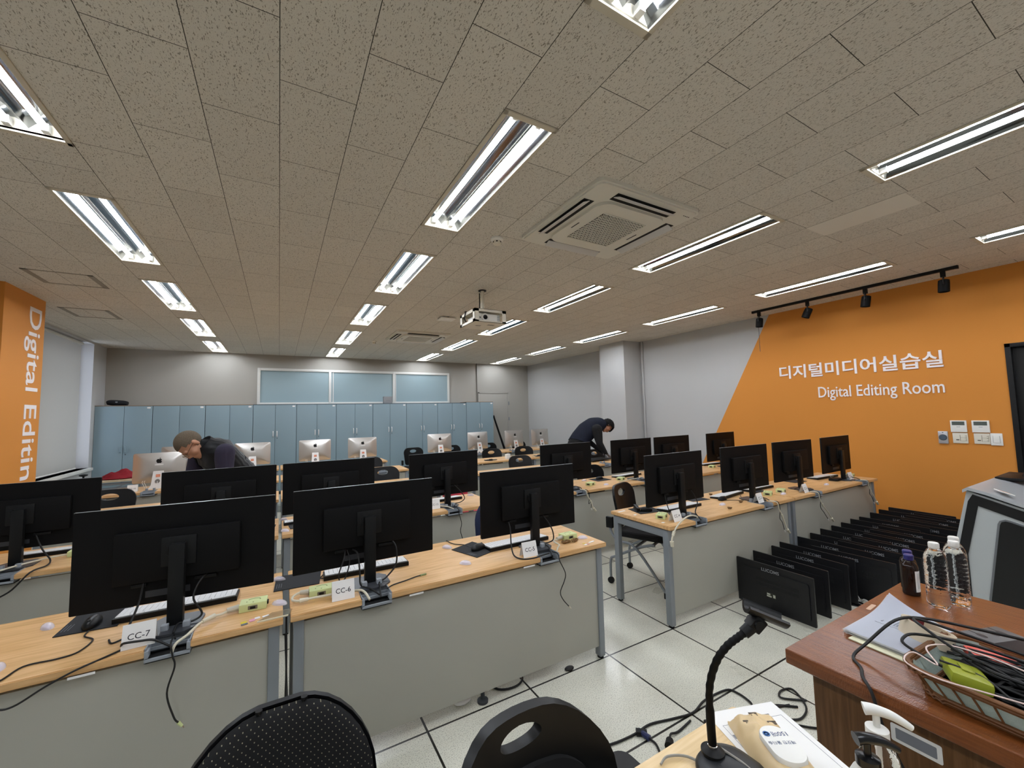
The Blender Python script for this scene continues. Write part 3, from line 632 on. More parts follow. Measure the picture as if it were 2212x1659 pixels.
# ---------------------------------------------------------------- aluminium all-in-one computers
def apple_bm(s, T):
    """the fruit mark: body outline with a bite and a leaf, width about s"""
    out = [(0, .30), (.10, .345), (.22, .36), (.34, .315), (.42, .23)]
    out += [(.335, .14), (.30, .03), (.33, -.09), (.44, -.17)]
    out += [(.39, -.30), (.30, -.43), (.19, -.495), (.08, -.47), (0, -.45), (-.08, -.47), (-.19, -.495), (-.30, -.44), (-.41, -.29), (-.47, -.10), (-.475, .07), (-.42, .21), (-.32, .32), (-.20, .36), (-.10, .345)]
    bm = BM(); prism(bm, [(x * s, y * s) for x, y in out], 0, .0015, T=T)
    prism(bm, [(x * s, y * s) for x, y in ((0.0, .40), (.03, .50), (.10, .58), (.20, .62), (.19, .52), (.13, .44), (.05, .40))], 0, .0015, T=T)
    return bm
def make_aio():
    t = thing('all_in_one_computer', '', 'computer', group='silver all-in-one computers seen from behind')
    W, H, cz = .525, .375, .255; tilt = Tr(0, .02, cz) @ Rx(-.06)
    bm = BM(); out = rrect(W, H, .022, 5); inn = rrect(W * .45, H * .42, .06, 5)
    a = [bm.verts.new((x, y, -.012)) for x, y in out]; b = [bm.verts.new((x, y, -.004)) for x, y in out]
    c = [bm.verts.new((x * .72, y * .72, .022)) for x, y in out]; d = [bm.verts.new((x, y, .034)) for x, y in inn]
    bm.faces.new(a[::-1]); n = len(a)
    for p, q in ((a, b), (b, c), (c, d)):
        for i in range(n): bm.faces.new((p[i], p[(i + 1) % n], q[(i + 1) % n], q[i]))
    bm.faces.new(d); xf(bm.verts, tilt @ XZ_FRONT); obj('rear_shell', bm, ALU, t, sharp=50)
    bm = BM(); prism(bm, rrect(W - .006, H - .006, .02, 5), -.015, -.012, T=tilt @ XZ_FRONT); obj('screen', bm, mat('dark_screen', '#050507', .15), t)
    obj('fruit_logo', apple_bm(.062, tilt @ Tr(0, -.0345, .085) @ XZ_FRONT), mat('gloss_black', '#0c0c0e', .25), t)
    bm = BM(); box(bm, -.042, .042, -.0355, -.034, .028, .045, T=tilt); obj('asset_label', bm, PAPER, t)
    # stand: sloping plate down to a foot that runs back under the screen
    bm = BM(); pr = [(-.052, .215, -.03), (-.062, .05, -.075), (-.086, .006, -.09)]
    for (w0, za, ya), (w1, zb, yb) in zip(pr[:-1], pr[1:]):
        v = [bm.verts.new(p) for p in ((w0, ya, za), (-w0, ya, za), (-w1, yb, zb), (w1, yb, zb))]; v2 = [bm.verts.new((p.co.x, p.co.y + .007, p.co.z)) for p in v]
        bm.faces.new(v); bm.faces.new(v2[::-1])
        for i in range(4): bm.faces.new((v[i], v2[i], v2[(i + 1) % 4], v[(i + 1) % 4]))
    box(bm, -.086, .086, -.092, .09, 0, .007, .002); st = obj('stand', bm, ALU_W, t)
    SL = Tr(0, -.066, .092) @ Rx(PI / 2 - .27)
    bm = BM(); lathe(bm, [(.025, 0), (.025, .002), (.001, .002)], 22, SL); obj('cable_hole', bm, mat('cable_hole_grey', '#6f6c68', .5), st)
    bm = BM(); box(bm, -.022, .022, -.018, .018, 0, .0015, T=Tr(0, -.0475, .158) @ Rx(PI / 2 - .27)); obj('property_sticker', bm, mat('salmon_sticker', '#d8896b', .6, var=.3, vscale=90), st)
    bm = BM()
    for k in (0, .02): tube(bm, [(-.15 + k, -.02, .10), (-.155 + k, -.035, .085), (-.14 + k, -.04, .05), (-.12 + k, -.06, .01)], .0028, 6, 4)
    tube(bm, [(0, -.07, .09), (.003, -.10, .06), (.0, -.115, .015), (.02, -.12, .004)], .003, 6, 4); obj('white_cables', bm, WHITE, t)
    return t
ap = make_aio(); atree = tree_of(ap)
AIO = [(4, -1.325, 6.83, .0, 'silver all-in-one computer beside the red cloth and the CC-32 card'), (5, -1.33, 8.27, 0, 'silver all-in-one computer half hidden behind the grey-haired man'), (5, -.385, 8.27, .0, 'silver all-in-one computer just behind the back of the quilted vest'),
       (5, .577, 8.27, .0, 'silver all-in-one computer, third from the window in the back row'), (5, 1.40, 8.27, .0, 'silver all-in-one computer, fourth from the window in the back row'), (5, 2.95, 8.27, .0, 'silver all-in-one computer, fifth from the window in the back row'),
       (5, 3.84, 8.27, .15, 'silver all-in-one computer before the end of the blue cabinets'), (5, 4.77, 8.27, .12, 'silver all-in-one computer before the grey back door'), (5, 5.49, 8.27, .12, 'silver all-in-one computer in the back row closest to the grey column')]
for i, (r, x, y, rz, lab) in enumerate(AIO):
    if i == 0: ap.location = (x, y, DZ); ap['label'] = lab
    else: dup(ap, (x, y, DZ), rz, lab, atree)

# ---------------------------------------------------------------- chairs with a hand-hole in the back
def back_shell(bm, W, H, hole, thick, curve, lean, z0, y0, n=56, top_r=.11, bot_r=.05, taper=.93):
    """slab in XZ with rounded corners and an oval hole, bent about the vertical axis and leaning back"""
    hx, hz, ha, hb = hole; out = []
    def corner(cx, cz, r, a0):
        for i in range(9): a = math.radians(a0 + 90 * i / 8); out.append((cx + r * math.cos(a), cz + r * math.sin(a)))
    corner(W / 2 - top_r, H - top_r, top_r, 0); corner(-W / 2 + top_r, H - top_r, top_r, 90); corner(-W / 2 * taper + bot_r, bot_r, bot_r, 180); corner(W / 2 * taper - bot_r, bot_r, bot_r, 270)
    dense = []
    for i in range(len(out)):
        a, b = Vector(out[i]), Vector(out[(i + 1) % len(out)]); k = max(1, int((b - a).length / .03))
        dense += [tuple(a.lerp(b, j / k)) for j in range(k)]
    inner = []
    for x, z in dense:
        a = math.atan2((z - hz) / .55, x - hx); inner.append((hx + ha * math.cos(a), hz + hb * math.sin(a)))
    rings = []
    for f in (0, .12, .3, .5, .7, .86, 1): rings.append([(ix + (ox - ix) * f, iz + (oz - iz) * f) for (ix, iz), (ox, oz) in zip(inner, dense)])
    def P(x, z, off): return (x, y0 + off + curve * (x / (W / 2)) ** 2 * -1 + lean * z, z0 + z)
    F = [[bm.verts.new(P(x, z, -thick / 2)) for x, z in r] for r in rings]; Bk = [[bm.verts.new(P(x, z, thick / 2)) for x, z in r] for r in rings]
    m = len(dense)
    for G, s in ((F, 1), (Bk, -1)):
        for a, b in zip(G[:-1], G[1:]):
            for i in range(m):
                q = (a[i], a[(i + 1) % m], b[(i + 1) % m], b[i]); bm.faces.new(q if s > 0 else q[::-1])
    for i in range(m):
        bm.faces.new((F[-1][i], F[-1][(i + 1) % m], Bk[-1][(i + 1) % m], Bk[-1][i])); bm.faces.new((F[0][i], Bk[0][i], Bk[0][(i + 1) % m], F[0][(i + 1) % m]))
def make_chair(arms):
    """faces -Y; origin on the floor under the seat"""
    t = thing('seminar_chair', '', 'chair', group='black chairs with an oval hand-hole')
    bm = BM(); back_shell(bm, .44, .36, (0, .285, .075, .034), .022, .035, .18, .50, .20); obj('backrest', bm, CHARC if arms else BLACK_S, t, sharp=50)
    bm = BM(); box(bm, -.225, .225, -.22, .21, .43, .485, .025, seg=3); obj('seat', bm, mat('black_seat_fabric', '#0e0e10', .9), t)
    for s in (-1, 1):
        bm = BM(); tube(bm, [(s * .235, .265, .56), (s * .24, .235, .45), (s * .24, .17, .40), (s * .24, .02, .36), (s * .245, -.20, .08), (s * .245, -.225, .03)], .0115, 10); lg = obj('leg', bm, STEEL, t)
        bm = BM(); cyl(bm, (s * .245, -.225, 0), (s * .245, -.225, .045), .015); obj('glide', bm, BLACK, lg)
        bm = BM(); tube(bm, [(s * .215, -.14, .405), (s * .215, -.02, .37), (s * .215, .22, .25), (s * .215, .27, .21), (s * .215, .275, .06)], .0115, 10); lg = obj('leg', bm, STEEL, t)
        bm = BM(); cyl(bm, (s * .215 - .012, .275, .028), (s * .215 + .012, .275, .028), .028, n=18); obj('caster', bm, BLACK, lg)
        bm = BM(); box(bm, s * .235 - .016, s * .235 + .016, .225, .29, .50, .60, .008); obj('back_bracket', bm, BLACK, t)
        if arms:
            bm = BM(); tube(bm, [(s * .245, .20, .43), (s * .275, .16, .56), (s * .28, .10, .635)], .012, 8); ar = obj('armrest', bm, BLACK, t)
            bm = BM(); box(bm, s * .28 - .025, s * .28 + .025, -.14, .14, .635, .66, .01); obj('arm_pad', bm, BLACK, ar)
    bm = BM(); cyl(bm, (-.24, .03, .36), (.24, .03, .36), .012); cyl(bm, (-.215, -.12, .40), (.215, -.12, .40), .012); obj('cross_bar', bm, STEEL, t)
    return t
cA = make_chair(True); cB = make_chair(False); tA = tree_of(cA); tB = tree_of(cB); used = set()
CH = [('A', -1.53, 5.62, .0, 'black armchair with a hand-hole in front of the CC-32 desk'), ('A', 1.27, 5.62, .05, 'black armchair behind the second-row monitors, nearest the middle aisle'), ('A', 1.36, 7.15, .03, 'black armchair in the fourth row behind the middle aisle chair'),
      ('B', 2.58, 8.66, .1, 'black chair back peeping out between the CC-13 monitor and the back row'), ('B', 3.48, 8.66, .15, 'black chair in the back row before the blue cabinets, near the aisle end computer'), ('B', 3.71, 7.15, .0, 'black chair in the fourth row with its hand-hole showing beech desk, aisle side'),
      ('B', 4.46, 7.15, .0, 'black chair in the fourth row, second from the aisle'), ('A', 3.46, 5.62, .0, 'black armchair in the third row, aisle side, with a paper seen through its hole'), ('B', 4.44, 8.66, .2, 'black chair in the back row before the grey back door'),
      ('B', 5.27, 8.66, .2, 'black chair farthest back beside the last silver computer'), ('B', 5.07, 5.62, .0, 'black chair pushed in beside the man in the navy vest'), ('B', 3.52, 3.95, .0, 'black chair tucked behind the second-row desk with the lime boxes'),
      ('B', 2.95, 2.72, .38, 'black chair pulled up sideways at the end of the CC-4 desk, cross legs in view')]
for k, x, y, rz, lab in CH:
    pr, tr = (cA, tA) if k == 'A' else (cB, tB)
    if k in used: dup(pr, (x, y, 0), rz, lab, tr)
    else: pr.location = (x, y, 0); pr.rotation_euler[2] = rz; pr['label'] = lab; used.add(k)
def office_chair(label, loc, rz, fab, W=.44, H=.46, z0=.42, name='task_chair', arms=False, mesh=None, top_r=.17, shell=False, crv=.03):
    t = thing(name, label, 'chair', loc, rz)
    bm = BM(); N = 30; pts = rrect(W, H, top_r, 8)
    for sgn, m_, nm, th in ((-1, mesh or fab, 'back_cushion', .045),):
        rings = []
        for f, y in ((.02, -.008), (.5, -.012), (.8, -.006), (.93, .004), (1.0, .02), (1.0, .03), (.93, .045), (.5, .055), (.02, .055)):
            rings.append([bm.verts.new((x * f, .23 + y - crv * ((x * f) / (W / 2)) ** 2 + .16 * (z * f + H / 2), z0 + H / 2 + z * f)) for x, z in pts])
        skin(bm, rings)
    obj('back_cushion', bm, mesh or fab, t, sharp=60)
    if shell:
        bm = BM(); rings = []
        for f, y in ((.985, .040), (1.035, .032), (1.035, .05), (.9, .066), (.02, .075)):
            rings.append([bm.verts.new((x * f, .23 + y - crv * ((x * f) / (W / 2)) ** 2 + .16 * (z * f + H / 2), z0 + H / 2 + z * f)) for x, z in pts])
        skin(bm, rings, close=False); sh = obj('back_shell', bm, CHARC, t, sharp=60)
        bm = BM()
        for x in (-.045, .055): cyl(bm, (x, .23 + .16 * H + .018, z0 + H + .004), (x, .23 + .16 * H + .018, z0 + H + .0105), .008)
        obj('rivet', bm, BLACK, sh)
    bm = BM(); box(bm, -.24, .24, -.24, .22, .43, .49, .028, seg=3); obj('seat', bm, fab, t)
    bm = BM(); tube(bm, [(0, .05, .42), (0, .24, .41), (0, .30, .46), (0, .325, .60)], .02, 10); obj('back_bar', bm, BLACK, t)
    bm = BM(); cyl(bm, (0, 0, .09), (0, 0, .43), .026); obj('gas_lift', bm, BLACK, t)
    for i in range(5):
        a = i * 2 * PI / 5 + .3; bm = BM(); cyl(bm, (0, 0, .10), (.29 * math.cos(a), .29 * math.sin(a), .07), .024, .016); lg = obj('leg', bm, BLACK, t)
        bm = BM(); cyl(bm, (.29 * math.cos(a) - .02 * math.sin(a), .29 * math.sin(a) + .02 * math.cos(a), .028), (.29 * math.cos(a) + .02 * math.sin(a), .29 * math.sin(a) - .02 * math.cos(a), .028), .028); obj('caster', bm, BLACK, lg)
    if arms:
        for s in (-1, 1):
            bm = BM(); tube(bm, [(s * .20, .02, .44), (s * .27, .02, .48), (s * .28, .0, .62)], .016, 8); ar = obj('armrest', bm, BLACK, t)
            bm = BM(); box(bm, s * .28 - .035, s * .28 + .035, -.15, .12, .62, .65, .014); obj('arm_pad', bm, BLACK, ar)
    return t
NAVY = mat('navy_fabric', '#1d2744', .9); REDF = mat('red_fabric', '#b23a48', .9)
office_chair('navy blue fabric chair half hidden behind the CC-5 monitor', (1.53, 2.64, 0), 0, NAVY, H=.44, z0=.45)
office_chair('red-backed chair glimpsed between the CC-13 and CC-5 monitors', (1.98, 4.45, 0), .5, REDF, H=.36, z0=.42)
office_chair('black task chair with white-dotted mesh back at the bottom edge, before the nearest desks', (.012, .925, 0), .0, mat('black_fabric', '#101011', .95), W=.42, H=.405, z0=.430, mesh=dotted_fabric(), shell=True, top_r=.165, crv=.075)
# the large hand-hole chair nearest the camera
t = thing('hand_hole_chair', 'black plastic chair with a big oval hand-hole, closest to the pale desk', 'chair', (.515, .652, 0), .05)
bm = BM(); back_shell(bm, .43, .42, (0, .372, .058, .024), .03, .085, .12, .43, .20, top_r=.15); obj('backrest', bm, BLACK_S, t, sharp=50)
bm = BM(); back_shell(bm, .34, .30, (0, .14, .004, .003), .014, .053, .12, .44, .180, top_r=.09); obj('back_pad', bm, mat('black_fabric', '#101011', .95), t, sharp=60)
bm = BM(); box(bm, -.23, .23, -.22, .20, .43, .48, .025, seg=3); obj('seat', bm, mat('black_seat_fabric', '#0e0e10', .9), t)
for s in (-1, 1):
    bm = BM(); tube(bm, [(s * .235, .255, .52), (s * .24, .23, .44), (s * .24, .02, .36), (s * .245, -.20, .08), (s * .245, -.225, .02)], .0115, 10); lg = obj('leg', bm, STEEL, t)
    bm = BM(); tube(bm, [(s * .215, -.14, .405), (s * .215, .22, .25), (s * .215, .27, .21), (s * .215, .275, .05)], .0115, 10); lg = obj('leg', bm, STEEL, t)
    bm = BM(); cyl(bm, (s * .215 - .012, .275, .028), (s * .215 + .012, .275, .028), .028, n=18); obj('caster', bm, BLACK, lg)
    bm = BM(); tube(bm, [(s * .25, .24, .46), (s * .285, .22, .58), (s * .285, .12, .62)], .016, 8); ar = obj('armrest', bm, BLACK, t)
    bm = BM(); prism(bm, rrect(.07, .26, .034, 6, s * .285, .09), .615, .648); obj('arm_pad', bm, BLACK_S, ar)

# ---------------------------------------------------------------- blue cabinets along the back wall
CW = .785; CX0 = -2.82; CY = 9.85
def cabinet(i):
    h = 1.865 if i < 9 else 1.885; x = CX0 + CW * i + CW / 2; dim = i < 3
    lab = 'pale blue two-door cabinet, %s from the window wall' % ORD[i + 1]
    if i == 0: lab += ', with a black bag on top'
    if i == 5: lab = 'pale blue two-door cabinet, sixth from the window wall'
    t = thing('storage_cabinet', lab, 'cabinet', (x, CY, 0), 0, 'pale blue cabinets along the back wall')
    bm = BM(); box(bm, -CW / 2 + .002, CW / 2 - .002, .018, .43, .0, h - .012); obj('carcass', bm, GASKET, t)
    bm = BM(); box(bm, -CW / 2 + .001, CW / 2 - .001, .0, .43, h - .012, h, .002); obj('top_board', bm, mat('cabinet_top_brown', '#8d7a66', .6) if dim or i == 9 else mat('cabinet_top_dark', '#4d5a62', .6), t)
    for s in (-1, 1):
        xa, xb = sorted((s * .0025, s * (CW / 2 - .004))); bm = BM(); box(bm, xa, xb, 0, .018, .06, h - .015, .002); dr = obj('door', bm, BLUE, t)
        hz = 1.02 if dim else 1.19; bm = BM(); xx = s * .035
        tube(bm, [(xx, 0, hz), (xx, -.026, hz + .012), (xx, -.03, hz + .055), (xx, -.026, hz + .10), (xx, 0, hz + .112)], .008, 8); obj('handle', bm, BLUE if dim else ALU_W, dr)
        if s == 1:
            bm = BM(); cyl(bm, (xx + .004, 0, hz - .035), (xx + .004, -.006, hz - .035), .008); obj('lock', bm, STEEL_D, dr)
            bm = BM(); prism(bm, rrect(.05, .03, .006, 3, CW / 2 - .055, h - .045), 0, .001, T=XZ_FRONT); obj('corner_sticker', bm, PAPER, dr)
    bm = BM(); box(bm, -CW / 2 + .002, CW / 2 - .002, .03, .43, 0, .06); obj('plinth', bm, GASKET, t)
for i in range(10): cabinet(i)
bm = BM(); tube(bm, [(-.14, 0, .05), (-.10, 0, .058), (0, 0, .05), (.09, 0, .045), (.14, 0, .035)], lambda f: .035 + .018 * math.sin(f * PI) , 12); xf(bm.verts, Matrix.Scale(1.35, 4, (0, 1, 0)))
t = tag(obj('soft_bag', bm, mat('black_bag_cloth', '#15151a', .85, bump=.5, bscale=30), None, (-2.56, 10.0, 1.864)), 'small black soft bag lying on top of the first blue cabinet', 'bag')
bm = BM(); box(bm, -.016, .016, -.07, -.05, .045, .075, .004); obj('bag_patch', bm, mat('grey_patch', '#7d8285', .7), t)
t = tag(obj('document_box', (lambda b: (box(b, -.10, .10, -.06, .06, 0, .165, .004), b)[1])(BM()), mat('grey_card', '#8b8c8e', .7), None, (2.265, 10.02, 1.866)), 'small grey box standing on the cabinets before the blue window', 'box')
bm = BM(); box(bm, -.05, .04, -.062, -.06, .06, .07); obj('box_print', bm, PRINT_G, t)
bm = BM(); cyl(bm, (0, 0, 0), (-.40, .22, 1.47), .035, .022); t = tag(obj('leaning_pole', bm, BLACK_M, None, (5.49, 9.72, 0)), 'black pole leaning beside the end of the blue cabinets', 'pole')
bm = BM(); cyl(bm, (-.395, .217, 1.45), (-.41, .226, 1.51), .026); obj('pole_cap', bm, BLACK, t)

# ---------------------------------------------------------------- folding table with the red cloth
t = thing('folding_table', 'pale folding table with a grey frame by the window, red cloth on it', 'table', (-2.29, 8.35, 0))
bm = BM(); prism(bm, rrect(.94, .48, .03, 4), .697, .72); obj('table_top', bm, mat('tan_laminate', '#c8b596', .5), t)
for s in (-1, 1):
    for y in (-.18, .18):
        bm = BM(); cyl(bm, (s * .42, y, .02), (s * .42, y * .9, .69), .016); lg = obj('leg', bm, STEEL, t)
        bm = BM(); cyl(bm, (s * .42, y, 0), (s * .42, y, .05), .022); obj('foot', bm, BLACK, lg)
bm = BM()
for z, y in ((.665, -.2), (.60, -.2), (.665, .2)): cyl(bm, (-.43, y, z), (.43, y, z), .016)
for x in (-.3, 0, .3): cyl(bm, (x - .1, -.2, .6), (x + .05, -.2, .665), .008)
obj('frame_rail', bm, STEEL, t)
bm = BM(); N = 26; rng = random.Random(3); V = {}
for i in range(N + 1):
    for j in range(N + 1):
        a, b = i / N * 2 - 1, j / N * 2 - 1; r = min(1, math.hypot(a, b) ** 1.3)
        z = .012 + .105 * max(0, 1 - r) ** .8 * (1 + .22 * math.sin(7 * a + 3 * b) + .16 * math.sin(11 * b - 4 * a)) + .006 * math.sin(23 * a) * math.cos(17 * b)
        V[i, j] = bm.verts.new((a * .24 * (1 + .12 * math.sin(5 * b)), b * .16 * (1 + .15 * math.cos(4 * a)), max(.004, z)))
for i in range(N):
    for j in range(N): bm.faces.new((V[i, j], V[i + 1, j], V[i + 1, j + 1], V[i, j + 1]))
bmesh.ops.solidify(bm, geom=bm.faces[:], thickness=.003)
tag(obj('red_cloth', bm, mat('red_cloth', '#b3323d', .85), None, (-2.06, 8.36, .722)), 'crumpled red cloth heaped on the folding table', 'cloth')
t = thing('tripod_stand', 'black knobbed stand top by the window sill, mostly hidden by a monitor', 'stand', (-2.62, 8.85, 0))
bm = BM(); cyl(bm, (0, 0, .02), (0, 0, .735), .012); lathe(bm, [(.012, .735), (.05, .75), (.05, .765), (.012, .775)]); obj('pole', bm, BLACK, t)
for i in range(3):
    a = i * 2.094; bm = BM(); cyl(bm, (0, 0, .35), (.22 * math.cos(a), .22 * math.sin(a), .01), .009); obj('leg', bm, BLACK, t)
# ---------------------------------------------------------------- things lying on the computer desks
TOP = DZ + .0008
def name_card(text, x, y, rz, label, w=.097, h=.085, lean=.30, loc_z=TOP, drape=False):
    t = thing('name_card', label, 'card', (x, y, loc_z), rz, 'white seat cards')
    T = Rx(-lean) @ XZ_FRONT
    bm = BM(); prism(bm, [(-w / 2, 0), (w / 2, 0), (w / 2, h), (-w / 2, h)], -.0015, 0, T=Tr(0, 0, .0006) @ T); obj('card_face', bm, PAPER, t)
    bm = BM(); y1 = h * math.sin(lean); z1 = h * math.cos(lean)
    quad(bm, (-w / 2, y1 + .001, z1), (w / 2, y1 + .001, z1), (w / 2, y1 + .028, 0.001), (-w / 2, y1 + .028, .001)); bmesh.ops.solidify(bm, geom=bm.faces[:], thickness=.001); obj('card_back', bm, PAPER, t)
    obj('seat_number', text_bm(text, w * .66, None, 0, .004, Tr(0, 0, .0006) @ T @ Tr(0, h * .36, .0006), 'CENTER'), PRINT, t)
    return t
for tx, x, y, rz, lab in (('CC-7', -.447, 2.085, .05, 'white card printed CC-7 with a cable lying over it'), ('CC-6', .270, 2.085, -.05, 'white card printed CC-6'), ('CC-5', 1.292, 2.082, -.02, 'white card printed CC-5'), ('CC-4', 2.618, 2.105, .05, 'white card printed CC-4'),
                          ('CC-3', 3.71, 2.098, .08, 'white card printed CC-3'), ('CC-2', 4.482, 2.092, .1, 'white card on the desk before the monitor third from the CC-4 end'), ('CC-1', 5.632, 2.160, 0, 'white card on the nearest desk close to the orange wall'),
                          ('CC-13', 1.225, 3.583, -.06, 'white card printed CC-13'), ('CC-32', -1.53, 6.62, .05, 'white card printed CC-32 in front of a silver computer')):
    name_card(tx, x, y, rz, lab)

def make_keyboard():
    t = thing('keyboard', '', 'keyboard', group='white and black keyboards'); W, D = .435, .118
    bm = BM(); prism(bm, [(-D / 2, 0), (D / 2, 0), (D / 2, .011), (-D / 2, .021)], -W / 2, W / 2, T=Matrix(((0, 0, 1, 0), (1, 0, 0, 0), (0, 1, 0, 0), (0, 0, 0, 1)))); obj('keyboard_base', bm, BLACK, t)
    bm = BM(); sl = math.atan2(-.010, D)
    for r in range(6):
        y = -D / 2 + .010 + r * .0195; n = 20 if r not in (0,) else 9; k = (W - .012) / n
        z = .021 - .010 * (y + .009 + D / 2) / D
        for i in range(n): box(bm, -W / 2 + .006 + i * k + .001, -W / 2 + .006 + (i + 1) * k - .001, y, y + .0175, z, z + .005)
    obj('keys', bm, KEYW, t); return t
kb = make_keyboard(); ktree = tree_of(kb)
for i, (x, y, rz, lab) in enumerate(((-.375, 2.42, -.03, 'white-keyed keyboard under the CC-7 monitor'), (.432, 2.42, -.05, 'white-keyed keyboard under the CC-6 monitor'), (1.345, 2.35, .02, 'white-keyed keyboard under the CC-5 monitor'), (2.985, 2.385, .02, 'white-keyed keyboard under the CC-4 monitor'),
     (3.76, 2.45, .14, 'white-keyed keyboard pulled askew under the CC-3 monitor'), (4.30, 2.48, .0, 'keyboard peeping out between the CC-3 and CC-2 monitors'), (5.56, 2.42, -.05, 'pale keyboard under the monitor closest to the orange wall in the nearest row'),
     (-1.22, 3.875, .0, 'keyboard under the second-row monitor closest to the orange pillar'), (.26, 3.80, .02, 'keyboard at the desk joint in the second row, behind the CC-6 monitor'), (1.38, 3.90, .08, 'keyboard under the CC-13 monitor'), (3.90, 3.90, .08, 'keyboard under the second-row monitor beside the lime boxes'), (5.66, 3.93, -.02, 'keyboard under the second-row monitor closest to the orange wall'))):
    if i == 0: kb.location = (x, y, TOP); kb.rotation_euler[2] = rz; kb['label'] = lab
    else: dup(kb, (x, y, TOP), rz, lab, ktree)
def mouse_pad(poly, label, pr=True):
    cx = sum(p[0] for p in poly) / len(poly); cy = sum(p[1] for p in poly) / len(poly)
    t = thing('mouse_pad', label, 'mouse pad', (cx, cy, TOP), 0, 'black mouse pads')
    bm = BM(); prism(bm, [(x - cx, y - cy) for x, y in poly], 0, .003); obj('pad', bm, mat('pad_cloth', '#1f2023', .85), t)
    if pr:
        a, b = Vector(poly[0]) - Vector((cx, cy)), Vector(poly[1]) - Vector((cx, cy)); bm = BM()
        for k in range(3):
            p = a.lerp(b, .12) * .90 + a * 0; q = a.lerp(b, .42) * .90
            off = Vector((.010 * k, 0)); d = (q - p).normalized(); n_ = Vector((-d.y, d.x)) * .0013
            prism(bm, [tuple(v) for v in (p + off + n_, q + off + n_, q + off - n_, p + off - n_)], .003, .0032)
        obj('pad_print', bm, mat('pad_print', '#5c5e63', .7), t)
    return t
mouse_pad([(-.765, 2.362), (-.755, 2.59), (-.565, 2.55), (-.57, 2.345)], 'black mouse pad with a mouse beside the CC-7 monitor')
mouse_pad([(-.012, 2.365), (.0, 2.57), (.215, 2.555), (.19, 2.352)], 'black mouse pad overhanging the desk joint by the CC-6 monitor')
mouse_pad([(1.02, 2.245), (.945, 2.46), (1.118, 2.533), (1.196, 2.31)], 'black mouse pad turned askew beside the CC-5 monitor')
mouse_pad([(2.555, 2.42), (2.60, 2.60), (2.82, 2.57), (2.77, 2.38)], 'black mouse pad near the CC-4 desk end', False)
mouse_pad([(3.28, 2.47), (3.30, 2.63), (3.49, 2.62), (3.48, 2.44)], 'black mouse pad behind the CC-4 monitor', False)
mouse_pad([(4.06, 2.36), (4.08, 2.54), (4.28, 2.53), (4.26, 2.36)], 'black mouse pad between the CC-3 and CC-2 monitors', False)
mouse_pad([(4.95, 2.42), (4.97, 2.62), (5.18, 2.60), (5.16, 2.40)], 'black mouse pad between the two monitors nearest the orange wall', False)
mouse_pad([(3.33, 3.80), (3.34, 3.99), (3.555, 3.99), (3.545, 3.80)], 'black mouse pad in the second row between the lime boxes', False)
mouse_pad([(.085, 3.60), (.07, 3.80), (.28, 3.80), (.29, 3.60)], 'black mouse pad in the second row behind the CC-6 monitor')
mouse_pad([(-.20, 3.72), (-.19, 3.84), (-.01, 3.82), (-.02, 3.70)], 'black pad at the second-row desk joint, end nearest the window', False)
def make_mouse():
    t = thing('computer_mouse', '', 'mouse', group='black mice')
    bm = BM(); ell(bm, (0, 0, .010), .030, .054, .026); 
    for v in bm.verts:
        if v.co.z < 0: v.co.z = 0
        v.co.x *= 1 - .12 * math.cos(v.co.y / .054 * 2)
    obj('shell', bm, BLACK_S, t)
    bm = BM(); cyl(bm, (-.004, -.03, .0285), (.004, -.03, .0285), .006); obj('scroll_wheel', bm, CHARC, t); return t
ms_ = make_mouse(); mst = tree_of(ms_)
for i, (x, y, rz, lab) in enumerate(((-.663, 2.405, -.05, 'black mouse on the pad by the CC-7 monitor'), (1.085, 2.37, 1.9, 'black mouse on the askew pad by the CC-5 monitor'), (2.66, 2.46, .9, 'black mouse on the pad near the CC-4 desk end'), (3.545, 2.36, 1.6, 'black mouse on bare wood before the CC-3 monitor'), (3.44, 3.90, 1.5, 'black mouse on the second-row pad between the lime boxes'))):
    z = TOP + (.0032 if i != 3 else 0)
    if i == 0: ms_.location = (x, y, z); ms_.rotation_euler[2] = rz; ms_['label'] = lab
    else: dup(ms_, (x, y, z), rz, lab, mst)
def make_switchbox():
    t = thing('switch_box', '', 'box', group='pale lime video switch boxes')
    bm = BM(); box(bm, -.052, .052, -.035, .035, 0, .033, .003); obj('case', bm, LIME, t)
    bm = BM(); box(bm, -.018, .018, -.0362, -.035, .008, .024); box(bm, -.0532, -.052, -.02, .02, .008, .024); obj('socket_plate', bm, mat('socket_metal', '#7d7b70', .4, metal=.6), t)
    bm = BM(); box(bm, -.010, .010, -.0375, -.0362, .011, .020); box(bm, -.0545, -.0532, -.012, .012, .010, .021); box(bm, .052, .058, -.012, .012, .010, .022); obj('socket', bm, BLACK, t)
    bm = BM()
    for x, y in ((-.025, -.008), (.0, -.02), (.025, .004)): cyl(bm, (x, y, .033), (x, y, .0338), .003)
    tube(bm, [(-.02, .012, .0333), (.0, .02, .0333), (.025, .012, .0333)], .0012, 5, 4); obj('top_marks', bm, mat('olive_mark', '#8b9366', .6), t); return t
sb = make_switchbox(); sbt = tree_of(sb)
